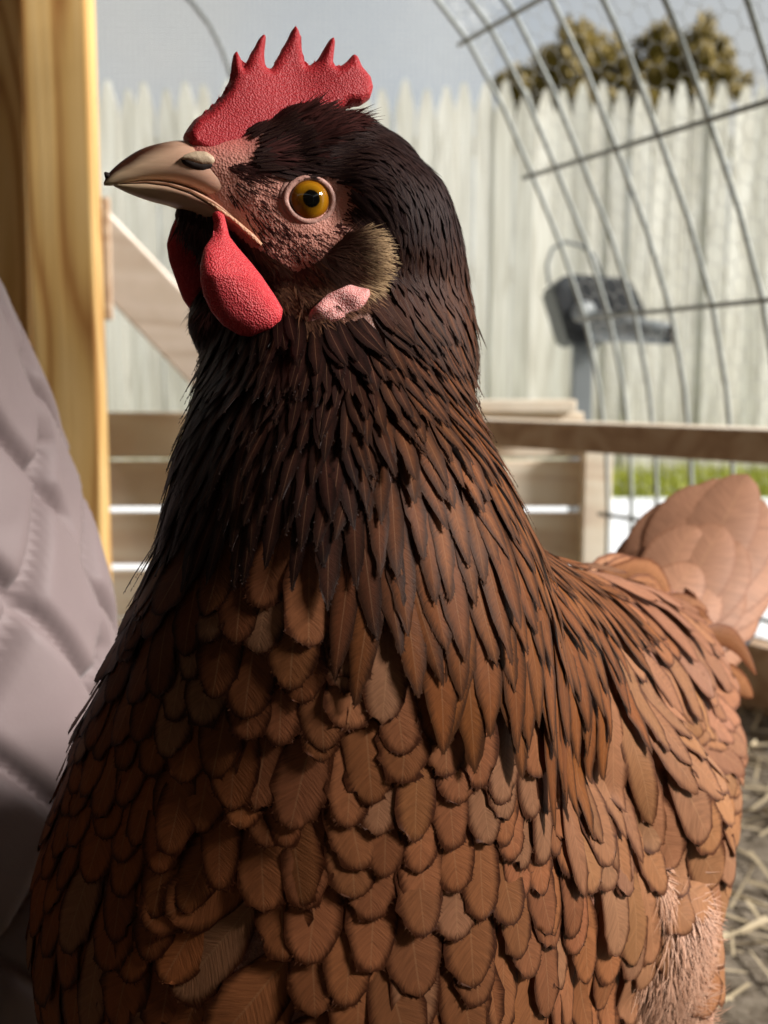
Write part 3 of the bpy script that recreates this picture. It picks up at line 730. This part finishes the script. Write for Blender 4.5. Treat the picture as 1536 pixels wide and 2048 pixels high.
# long curved saddle feathers sweeping from the back to the tail
for k in range(34):
    f = k / 33; b0 = (1130 + 210 * f + random.gauss(0, 10), 1205 + 110 * f + random.gauss(0, 26), .455 - .010 * random.random())
    t0 = (b0[0] + random.uniform(110, 190), b0[1] - random.uniform(-40, 70) * (1 - f) + 60 * f, b0[2] + .035)
    TAIL_GEO.append(free_feather(b0, t0, random.uniform(.010, .017), lerp3((.20, .075, .028), (.42, .19, .09), random.random()), (.14, .045, .018), random.uniform(.08, .22), .5, random.uniform(-.4, .3)))
geos = []
for rt in roots:
    g = feather_geo(rt); px, py, d = rt[3:6]
    vis = rt[1] @ unit(CAMP - rt[0]); size = rt[6][1] * rt[6][3] / d ** 2 * max(vis, 0) if vis > .15 and -30 < px < 1560 and 150 < py < 2040 else 0
    geos.append((size, g))
order = sorted(range(len(geos)), key=lambda i: -geos[i][0])[:300 - 23]; top = set(order)
for g in TAIL_GEO[:23]: child('feather', make_feather_mesh('feather', [g]), M['feather'])
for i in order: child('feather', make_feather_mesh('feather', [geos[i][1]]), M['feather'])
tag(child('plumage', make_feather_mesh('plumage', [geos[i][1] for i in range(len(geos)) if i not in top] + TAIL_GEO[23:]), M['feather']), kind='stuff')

# ---- tail feathers: broad overlapping vanes fanned from the tail base
# ---- body skin / under-plumage colour
pxs = (VC - CAMP) @ RT; dep = (VC - CAMP) @ FW; PX = CX + F * pxs / dep; PY = CY - F * ((VC - CAMP) @ UP) / dep
cols = np.zeros((nv, 4), np.float32); cols[:, 3] = 1
def inpoly_v(px, py, poly):
    c = np.zeros(len(px), bool); j = len(poly) - 1
    for i in range(len(poly)):
        xi, yi = poly[i]; xj, yj = poly[j]
        if yi != yj: c ^= ((yi > py) != (yj > py)) & (px < (xj - xi) * (py - yi) / (yj - yi) + xi)
        j = i
    return c
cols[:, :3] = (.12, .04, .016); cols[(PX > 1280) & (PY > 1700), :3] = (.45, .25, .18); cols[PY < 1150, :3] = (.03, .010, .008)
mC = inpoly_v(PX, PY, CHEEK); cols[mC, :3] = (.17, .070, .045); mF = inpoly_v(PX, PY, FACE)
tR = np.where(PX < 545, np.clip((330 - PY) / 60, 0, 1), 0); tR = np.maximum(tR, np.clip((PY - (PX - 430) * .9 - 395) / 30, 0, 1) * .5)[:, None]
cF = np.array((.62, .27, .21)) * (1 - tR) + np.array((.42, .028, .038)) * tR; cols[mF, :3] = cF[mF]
# soften region borders
nbr = np.array([e.vertices[:] for e in core.edges])
for _ in range(5):
    acc = cols[:, :3].copy(); cnt = np.ones(nv)
    np.add.at(acc, nbr[:, 0], cols[nbr[:, 1], :3]); np.add.at(acc, nbr[:, 1], cols[nbr[:, 0], :3]); np.add.at(cnt, nbr[:, 0], 1); np.add.at(cnt, nbr[:, 1], 1)
    cols[:, :3] = acc / cnt[:, None]
at = core.attributes.new('skin', 'FLOAT_COLOR', 'POINT'); at.data.foreach_set('color', cols.reshape(-1))
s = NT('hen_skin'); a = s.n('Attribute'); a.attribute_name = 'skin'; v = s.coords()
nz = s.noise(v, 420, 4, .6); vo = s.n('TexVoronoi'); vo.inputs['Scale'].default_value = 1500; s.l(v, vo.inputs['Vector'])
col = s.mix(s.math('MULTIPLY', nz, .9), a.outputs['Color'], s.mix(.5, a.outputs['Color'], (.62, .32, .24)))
s.bump(s.math('ADD', nz, vo.outputs['Distance']), .45, .0005); s.base(col, .5, .35)
s.b.inputs['Subsurface Weight'].default_value = .15; s.b.inputs['Subsurface Radius'].default_value = (.004, .0015, .001); s.b.inputs['Subsurface Scale'].default_value = .5
M['skin'] = s.m
child('body', core, M['skin'])

# ---- inflated outline solids (comb, wattles, earlobe)
def outline_solid(name, pts, off, half, voxel, m, smooth=6, off_fn=None, round_=.003, parent=None, bulge=None, grow=None):
    offs = [float(off) if off_fn is None else float(off_fn(np.array([px], float), np.array([py], float))[0]) for px, py in pts]
    P2 = [np.array(hp(px, py, o)) - HN * o for (px, py), o in zip(pts, offs)]
    bm = bmesh.new()
    fa = [bm.verts.new(p + HN * half) for p in P2]; fb = [bm.verts.new(p - HN * half) for p in P2]
    bm.faces.new(fa); bm.faces.new(list(reversed(fb))); n = len(P2)
    for i in range(n): bm.faces.new((fa[i], fb[i], fb[(i + 1) % n], fa[(i + 1) % n]))
    bmesh.ops.triangulate(bm, faces=bm.faces); bmesh.ops.recalc_face_normals(bm, faces=bm.faces)
    t = bpy.data.objects.new('tmp', bm_mesh('tmp', bm)); COL.objects.link(t)
    r = t.modifiers.new('r', 'REMESH'); r.mode = 'VOXEL'; r.voxel_size = voxel; r.use_smooth_shade = True
    k = t.modifiers.new('s', 'SMOOTH'); k.factor = .5; k.iterations = smooth
    me = bpy.data.meshes.new_from_object(t.evaluated_get(bpy.context.evaluated_depsgraph_get())); bpy.data.objects.remove(t); me.name = name
    c = np.empty(len(me.vertices) * 3); me.vertices.foreach_get('co', c); c = c.reshape(-1, 3)
    # thickness from distance to the outline
    poly = np.array(P2); hv = (c - HO) @ HN; flat = c - HN[None, :] * hv[:, None]
    pl = poly - np.outer((poly - HO) @ HN, HN); dist = np.full(len(c), 1e9)
    for i in range(n):
        a, b = pl[i], pl[(i + 1) % n]; ab = b - a; tt = np.clip(((flat - a) @ ab) / (ab @ ab), 0, 1)
        dist = np.minimum(dist, np.linalg.norm(flat - (a + tt[:, None] * ab), axis=1))
    th = np.sqrt(np.clip(1 - (1 - np.clip(dist / round_, 0, 1)) ** 2, 0.02, 1))
    pxx = CX + F * ((flat - CAMP) @ RT) / ((flat - CAMP) @ FW); pyy = CY - F * ((flat - CAMP) @ UP) / ((flat - CAMP) @ FW)
    if bulge is not None: th = th * bulge(pxx, pyy)
    sg = np.clip(hv / half, -1, 1)
    o = np.full(len(c), float(off)) if off_fn is None else off_fn(pxx, pyy)
    c = flat + HN[None, :] * (sg * half * th + o)[:, None]
    me.vertices.foreach_set('co', c.reshape(-1)); me.update()
    return child(name, me, m, parent)
def red_mat(name, c0, c1, scale, bstr, sss=.3, spec=.28, rough=.50):
    s = NT(name); v = s.coords(); n1 = s.noise(v, scale, 4, .6); vo = s.n('TexVoronoi'); vo.inputs['Scale'].default_value = scale * 1.5; s.l(v, vo.inputs['Vector'])
    mp = s.n('Mapping'); mp.inputs['Scale'].default_value = (scale * .35, scale * .35, scale * 1.1); mp.inputs['Rotation'].default_value = (0, .5, 0); s.l(v, mp.inputs['Vector'])
    wr = s.noise(mp.outputs[0], 1.0, 3, .55)
    h = s.math('ADD', s.math('MULTIPLY', vo.outputs['Distance'], .9), s.math('ADD', n1, s.math('MULTIPLY', wr, .8)))
    s.bump(h, bstr, .0016)
    s.base(s.mix(s.ramp(s.math('ADD', s.math('MULTIPLY', n1, .6), s.math('MULTIPLY', vo.outputs['Distance'], .5)), [(.3, 0.0), (.75, 1.0)]), c0, c1), rough, spec)
    s.b.inputs['Subsurface Weight'].default_value = sss; s.b.inputs['Subsurface Radius'].default_value = (.006, .0009, .0009); s.b.inputs['Subsurface Scale'].default_value = .6
    return s.m
M['comb'] = red_mat('comb_flesh', (.36, .007, .015), (.47, .042, .048), 1200, .32)
M['wattle'] = red_mat('wattle_flesh', (.48, .012, .026), (.56, .070, .075), 1250, .45)
M['lobe'] = red_mat('earlobe_skin', (.50, .13, .12), (.62, .34, .31), 1300, .4, .2)
COMB = [(366, 272), (376, 256), (387, 241), (410, 226), (433, 204), (450, 183), (461, 155), (463, 128), (467, 109), (473, 101), (479, 114), (486, 138), (490, 133), (496, 118), (508, 97), (516, 80), (527, 68), (532, 74), (530, 90), (528, 109), (530, 133), (538, 141), (545, 135), (559, 109), (573, 83), (582, 63), (591, 51), (598, 64), (602, 92), (606, 121), (612, 134), (624, 130),
        (634, 122), (648, 97), (658, 81), (667, 73), (670, 84), (667, 110), (665, 130), (674, 137), (691, 126), (707, 108), (715, 114), (723, 134), (740, 155), (745, 178), (738, 200), (720, 212), (691, 214), (676, 226), (650, 262), (600, 275), (540, 300), (500, 325), (440, 330), (400, 318), (372, 302)]
def comb_b(px, py): return .62 + .9 * np.clip((py - 120) / 150, 0, 1.4)
outline_solid('comb', COMB, 0, .0042, .0006, M['comb'], 5, lambda a, b: .0012 * np.sin(a / 34.0) * np.clip((260 - b) / 120, 0, 1), .0030, bulge=comb_b)
WN = [(424, 426), (436, 420), (448, 430), (453, 450), (458, 474), (478, 500), (502, 528), (526, 560), (550, 594), (564, 620), (560, 641), (540, 658), (503, 673), (480, 670), (446, 650), (423, 622), (408, 589), (401, 560), (399, 535), (405, 500), (420, 478), (428, 466), (427, 446)]
outline_solid('wattle', WN, 0, .0030, .0006, M['wattle'], 6, lambda a, b: .0085 + .0125 * np.clip((b - 430) / 140, 0, 1) + .0012 * np.sin((a - b) / 30), .0045)
WF = [(356, 424), (400, 415), (440, 440), (470, 520), (470, 590), (440, 625), (404, 616), (382, 622), (366, 600), (352, 562), (338, 522), (333, 488), (342, 456)]
def wf_off(a, b): return -.014 + 0 * a
outline_solid('wattle', WF, 0, .0026, .0007, M['comb'], 6, wf_off, .004)
EL = [(738, 578), (740, 592), (732, 606), (722, 616), (712, 632), (695, 640), (682, 651), (664, 654), (650, 660), (634, 661), (620, 657), (613, 645), (620, 620), (655, 588), (700, 568)]
outline_solid('earlobe', EL, 0, .0030, .0007, M['lobe'], 6, lambda a, b: .0240 + .0013 * np.sin(a / 13.0) * np.cos(b / 11.0), .0050)

# ---- beak
s = NT('beak_horn'); a = s.n('Attribute'); a.attribute_name = 'bk'; v = s.coords((1, 1, 1))
streak = s.noise(s.coords((60, 60, 420)), 1.0, 4, .6)
sx = s.n('SeparateColor'); s.l(a.outputs['Color'], sx.inputs[0])
pale = s.mix(sx.outputs[1], (.62, .46, .29), (.60, .34, .24))
col = s.mix(s.ramp(s.math('ADD', sx.outputs[0], s.math('MULTIPLY', s.math('SUBTRACT', streak, .5), .35)), [(.30, 0.0), (.80, 1.0)]), pale, (.060, .018, .010))
col = s.mix(s.ramp(streak, [(.45, 0.0), (.8, .35)]), col, (.26, .10, .045))
s.bump(streak, .15, .0006); s.base(col, .36, .45); s.b.inputs['Subsurface Weight'].default_value = .12; s.b.inputs['Subsurface Radius'].default_value = (.004, .002, .001); s.b.inputs['Subsurface Scale'].default_value = .5
M['beak'] = s.m
def loft(name, st, closed_bottom, m, k=18, parent=None, n_sub=4, kind='upper'):
    # st: (top px, bottom px, half width m); section spans far edge -> ridge -> near edge
    st2 = []
    for i in range(len(st) - 1):
        for j in range(n_sub):
            f = j / n_sub; f2 = f
            a0 = st[max(i - 1, 0)]; a1, a2 = st[i], st[i + 1]; a3 = st[min(i + 2, len(st) - 1)]
            g = lambda A, B, C, D: tuple(np.array(B) + .5 * f * (np.array(C) - np.array(A) + f * (2 * np.array(A) - 5 * np.array(B) + 4 * np.array(C) - np.array(D) + f * (3 * (np.array(B) - np.array(C)) + np.array(D) - np.array(A)))))
            st2.append((g(a0[0], a1[0], a2[0], a3[0]), g(a0[1], a1[1], a2[1], a3[1]), float(g((a0[2],), (a1[2],), (a2[2],), (a3[2],))[0])))
    st2.append(st[-1]); V = []; Fc = []; C = []
    for i, (tp_, bt, w) in enumerate(st2):
        top_, bot = hp(*tp_), hp(*bt); fr = i / (len(st2) - 1)
        for j in range(2 * k):
            an_ = 2 * math.pi * j / (2 * k)
            cx_, sy = math.cos(an_), math.sin(an_)
            # rounded section: full width low down for the upper beak, high up for the lower beak
            yy = (sy + 1) / 2
            if kind == 'upper': yy2 = yy ** 1.25; ww = abs(cx_) ** .8 * math.copysign(1, cx_)
            else: yy2 = yy ** .8; ww = abs(cx_) ** .8 * math.copysign(1, cx_)
            V.append(bot + (top_ - bot) * yy2 + HN * w * ww)
            dk = (yy2 - .28) * 1.9 * (1 - .75 * np.clip((fr - .30) / .35, 0, 1)) if kind == 'upper' else 0.0
            C.append((float(np.clip(dk, 0, 1)), float(np.clip(fr * 1.6 - .2, 0, 1)), 0, 1))
    n = 2 * k
    for i in range(len(st2) - 1):
        for j in range(n): Fc.append((i * n + j, i * n + (j + 1) % n, (i + 1) * n + (j + 1) % n, (i + 1) * n + j))
    Fc.append(tuple(reversed(range(n)))); Fc.append(tuple((len(st2) - 1) * n + j for j in range(n)))
    me = mesh(name, V, Fc); at = me.attributes.new('bk', 'FLOAT_COLOR', 'POINT'); at.data.foreach_set('color', np.array(C, np.float32).reshape(-1))
    return child(name, me, m, parent)
beak = empty('beak', (0, 0, 0)); beak.parent = hen; beak.location = Vector(hp(390, 350)) - hen_loc
ub = loft('upper_beak', [((207, 366), (209, 371), .0004), ((217, 347), (224, 371), .0016), ((243, 323), (252, 368), .0030), ((280, 300), (292, 365), .0046), ((320, 288), (335, 369), .0060),
     ((358, 283), (380, 383), .0072), ((392, 288), (425, 408), .0076), ((440, 318), (470, 442), .0072), ((500, 380), (512, 474), .0055)], True, M['beak'], parent=beak)
lb = loft('lower_beak', [((226, 369), (229, 373), .0006), ((252, 366), (258, 387), .0022), ((292, 363), (300, 402), .0040), ((335, 367), (345, 414), .0054), ((380, 381), (385, 432), .0066), ((425, 406), (428, 452), .0078), ((470, 440), (470, 480), .0088)], True, M['beak'], parent=beak, kind='lower')
# gape fold: fleshy strip along the corner of the mouth
gp = [hp(330, 369, .0062), hp(380, 384, .0074), hp(425, 409, .0086), hp(470, 443, .0098), hp(505, 474, .0108), hp(522, 490, .0106)]
# nostril: dark slit under a horny flap
def patch(name, pts, off, thick, m, parent, voxel=.0005): return outline_solid(name, pts, off, thick, voxel, m, 4, None, .0022, parent)
M['gape'] = red_mat('gape_skin', (.52, .26, .15), (.60, .34, .22), 900, .3, .1)
M['slit'] = simple('nostril_dark', (.02, .012, .010), .7, .2); M['flap'] = simple('nostril_flap', (.50, .37, .25), .5, .4, 0, .15, 300, .3)
V, Fc = tube_geo(gp, [.0002, .0004, .0005, .0007, .0009, .0006], 8); child('gape_fold', mesh('gape_fold', V, Fc), M['gape'], beak)
V, Fc = tube_geo([hp(*q) for q in ((240, 368, .0026), (262, 366.5, .0036), (292, 365, .0050), (335, 369.5, .0063), (380, 383.5, .0075), (425, 408.5, .0084), (470, 442, .0092), (505, 474, .0098))], [.0001, .0002, .00035, .0005, .0006, .0007, .0007, .0003], 6); child('mouth_line', mesh('mouth_line', V, Fc), simple('mouth_line', (.16, .065, .03), .6, .3), beak)
patch('nostril', [(360, 317), (372, 314), (400, 322), (428, 322), (428, 337), (405, 344), (382, 338), (366, 328)], .0070, .0013, M['slit'], beak)
patch('nostril_flap', [(360, 317), (372, 308), (392, 302), (412, 303), (428, 313), (433, 325), (424, 331), (405, 332), (384, 326), (368, 321)], .0074, .0015, M['flap'], beak)
V, Fc = tube_geo([hp(211, 346, .0005), hp(213, 351, .001), hp(219, 349, .001)], [.0005, .0010, .0006], 6); child('dirt_crumb', mesh('dirt_crumb', V, Fc), M['slit'], beak)

# ---- eye
ec, en = cast(620, 400); ec, en = np.array(ec), unit(np.array(en) * .45 + unit(HN) * .55 + unit(CAMP - np.array(ec)) * .25)
eye = empty('eye', (0, 0, 0)); eye.parent = hen; eye.location = Vector(ec) - hen_loc
ER = .0088; ecc = ec - en * (ER - .0022)
s = NT('eye_surface'); v = s.coords((1, 1, 1)); sep = s.n('VectorMath', operation='LENGTH')
m2 = s.n('SeparateXYZ'); s.l(v, m2.inputs[0]); c2 = s.n('CombineXYZ'); s.l(m2.outputs[0], c2.inputs[0]); s.l(m2.outputs[1], c2.inputs[1]); s.l(c2.outputs[0], sep.inputs[0])
rr = s.math('MULTIPLY', sep.outputs['Value'], 100.0)      # cm
fib = s.noise(s.coords((900, 900, 900)), 1.0, 3)
rr2 = s.math('ADD', rr, s.math('MULTIPLY', s.math('SUBTRACT', fib, .5), .05))
col = s.ramp(rr2, [(.232, (.002, .002, .002)), (.262, (.16, .070, .003)), (.42, (.31, .135, .005)), (.52, (.24, .085, .004)), (.565, (.03, .012, .005)), (.75, (.02, .01, .005))])
s.base(col, .6, .0); s.b.inputs['Coat Weight'].default_value = 1.0; s.b.inputs['Coat Roughness'].default_value = .02; M['eye'] = s.m
bm = bmesh.new(); bmesh.ops.create_uvsphere(bm, u_segments=40, v_segments=28, radius=ER)
for v_ in bm.verts:                                      # cornea bulge
    rad = math.hypot(v_.co.x, v_.co.y)
    if v_.co.z > 0 and rad < .0062: v_.co.z += .0005 * (1 - (rad / .0062) ** 2)
eb = link('eyeball', bm_mesh('eyeball', bm, True), None, M['eye']); eb.parent = eye; eb.location = Vector(ecc) - Vector(ec); eb.rotation_euler = Vector(en).to_track_quat('Z', 'Y').to_euler()
# eyelid rings
eu = unit(np.cross([0, 0, 1.0], en)); ev = np.cross(en, eu)
s = NT('eyelid_skin'); nz = s.noise(s.coords(), 700, 4); s.bump(nz, .5, .0006); s.base(s.mix(nz, (.36, .16, .13), (.52, .30, .24)), .5, .4); M['lid'] = s.m
s = NT('eye_surround_skin'); nz = s.noise(s.coords(), 600, 4); s.bump(nz, .7, .0008); s.base(s.mix(nz, (.42, .07, .06), (.58, .24, .19)), .5, .4); M['surround'] = s.m
def ring(name, a, b, r, lift, m, flat=1.0, jit=0.0, par=eye):
    pts = []; n = 48
    V = []; Fc = []; k = 8
    for i in range(n):
        t = 2 * math.pi * i / n; ax = a * (1 + jit * math.sin(3 * t + 1) + .05 * max(0, -math.cos(t)) ** 8); c = ec + (eu * math.cos(t) * ax + ev * math.sin(t) * b) + en * lift
        # follow the head surface behind
        rad = unit(eu * math.cos(t) + ev * math.sin(t))
        for j in range(k):
            q = 2 * math.pi * j / k; V.append(c + (rad * math.cos(q) + en * math.sin(q) * flat) * r)
    for i in range(n):
        for j in range(k): Fc.append((i * k + j, ((i + 1) % n) * k + j, ((i + 1) % n) * k + (j + 1) % k, i * k + (j + 1) % k))
    return child(name, mesh(name, V, Fc), m, par)
ring('eyelid', .0068, .0062, .0009, .0002, M['lid'], .7)
ring('eyelid', .0080, .0073, .0010, -.0007, M['lid'], .8, .02)
ring('eyelid', .0094, .0086, .0012, -.0020, M['surround'], .8, .04)

# ---- bristles: short dark blades on face and cheek, tufts, fluff
def blades(name, items, m_, nr=4):
    """items: (root, dir, normal, L, W, curl, colour)"""
    Tt = np.linspace(0, 1, nr); V = []; Q = []; CL = []; b = 0
    for (p, dr, n, L, w, curl, c) in items:
        sd = unit(np.cross(n, dr))
        for t in Tt:
            q = p + dr * L * t + n * (curl * L * t * t)
            ww = w * (1 - t) ** .6 / 2 if t < 1 else w * .04
            V.append(q - sd * ww); V.append(q + sd * ww); CL.append((*c, 1)); CL.append((*c, 1))
        for i in range(nr - 1): Q.append((b + 2 * i, b + 2 * i + 1, b + 2 * i + 3, b + 2 * i + 2))
        b += 2 * nr
    me = mesh(name, V, Q); at = me.attributes.new('bcol', 'FLOAT_COLOR', 'POINT'); at.data.foreach_set('color', np.array(CL, np.float32).reshape(-1))
    return tag(child(name, me, m_), kind='stuff')
s = NT('bristle'); a = s.n('Attribute'); a.attribute_name = 'bcol'; s.base(a.outputs['Color'], .5, .3); M['bristle'] = s.m
LOBE_X = [(735, 608), (706, 645), (640, 666), (625, 650), (660, 622), (700, 606)]
items = []
def add_blades(poly, n, L, Wd, colf, curl=.05, sink=.0, dirfn=None, jit=.2, lift=.12, ymax=.34):
    xs = [p[0] for p in poly]; ys = [p[1] for p in poly]; k = 0; tries = 0
    while k < n and tries < n * 20:
        tries += 1; px, py = random.uniform(min(xs), max(xs)), random.uniform(min(ys), max(ys))
        if not inpoly(px, py, poly): continue
        if inpoly(px, py, LOBE_X): continue
        if math.hypot((px - 620) / 1.12, py - 400) < 66: continue
        l, nn = cast(px, py)
        if l is None: continue
        p, nn = np.array(l), np.array(nn)
        if p[1] > ymax: continue
        f = dirfn(px, py, p) if dirfn else flow(p, px, py, .28)
        f = unit(f - nn * (f @ nn)); sd = np.cross(nn, f); a = random.gauss(0, jit); f = unit(f * math.cos(a) + sd * math.sin(a) + nn * lift)
        items.append((p - nn * sink, f, nn, random.uniform(.7, 1.3) * L, random.uniform(.7, 1.3) * Wd, -lift * .6 + random.uniform(0, curl), colf(px, py))); k += 1
dk = lambda a, b: tuple(np.array((.045, .012, .010)) * random.uniform(.5, 1.6))
br_ = lambda a, b: tuple(lerp3((.045, .016, .010), (.17, .080, .042), random.random() ** 1.8))
LORE = [(500, 350), (560, 345), (585, 365), (560, 400), (575, 450), (620, 468), (690, 455), (705, 480), (600, 545), (545, 530), (505, 460), (450, 395), (455, 360)]
add_blades(LORE, 280, .0034, .00036, dk, jit=.10, lift=.05)
add_blades([(690, 370), (710, 420), (700, 470), (660, 465), (685, 430), (680, 390)], 70, .0026, .0004, dk)
add_blades([(450, 330), (520, 320), (530, 345), (480, 360)], 90, .005, .0004, dk, lift=.25)
add_blades([(500, 320), (560, 300), (680, 335), (640, 325), (600, 318), (540, 335), (500, 345)], 320, .006, .0007, dk, lift=.2)
add_blades([(545, 250), (640, 215), (690, 250), (600, 300), (510, 330), (505, 310)], 900, .011, .0009, dk, lift=.16)
add_blades(CHEEK, 2600, .0065, .00075, br_, lift=.16)
add_blades([(430, 440), (480, 470), (545, 545), (560, 610), (520, 600), (470, 540), (440, 480)], 900, .006, .0007, dk, lift=.15)
add_blades([(345, 415), (425, 448), (440, 520), (430, 640), (400, 640), (395, 560), (370, 470)], 700, .008, .0007, dk, lift=.3, dirfn=lambda a, b, p: np.array([-.25, 0, -1.0]))
add_blades([(585, 555), (640, 545), (720, 555), (732, 575), (690, 588), (650, 600), (605, 620)], 300, .0085, .0006, br_, lift=.55, dirfn=lambda a, b, p: np.array([.55, -.2, -.8]), jit=.25)
# ear tuft: dense tan-tipped brush pointing back
tuft = [(655, 505), (690, 472), (722, 466), (745, 482), (752, 515), (742, 555), (715, 582), (660, 592), (640, 550)]
add_blades(tuft, 2800, .0072, .00042, lambda a, b: tuple(lerp3((.06, .024, .015), (.50, .33, .18), np.clip((a - 690) / 45 + random.gauss(0, .22), 0, 1))), lift=.45, dirfn=lambda a, b, p: np.array([(a - 600) / 120, -.1, -(b - 515) / 110 - .15]), jit=.18)
blades('head_bristles', items, M['bristle'])
# fluff on the thigh and flank, stray filaments
items = []
fl_c = lambda a, b: tuple(lerp3((.55, .33, .23), (.40, .20, .12), random.random()))
add_blades([(1300, 1720), (1365, 1735), (1400, 1840), (1392, 2060), (1262, 2060), (1285, 1900), (1318, 1830)], 5200, .016, .0006, fl_c, lift=.45, dirfn=lambda a, b, p: np.array([.35, .1, -.8]), jit=.5, ymax=.6)
blades('thigh_fluff', items, M['bristle'])

# ---- legs and feet (below the frame)
M['leg'] = simple('leg_scale', (.50, .34, .12), .5, .4, 0, .25, 300, .5)
for kx, ky in ((1250, .375), (560, .37)):
    a = pix(kx, 2040, ky); gx, gy = a[0], a[1]; knee = np.array([gx - .005, gy + .02, .10])
    V, Fc = tube_geo([a, knee, (gx - .015, gy, .022)], [.012, .0075, .0065], 10)
    for ang, Lt in ((-.5, .05), (0, .06), (.5, .05), (math.pi, .025)):
        dx, dy = math.cos(ang), math.sin(ang); fx, fy = -.62 * dx - .785 * -dy * -1 * 0 - .0, 0
        tdir = np.array([-BAX[0] * dx + BAX[1] * dy, -BAX[1] * dx - BAX[0] * dy, 0]); f0 = np.array([gx - .015, gy, .022])
        V, Fc = tube_geo([f0, f0 + tdir * Lt * .5 + [0, 0, -.004], f0 + tdir * Lt + [0, 0, -.010]], [.006, .0048, .0025], 8, V, Fc)
    child('leg', mesh('leg', V, Fc), M['leg'])
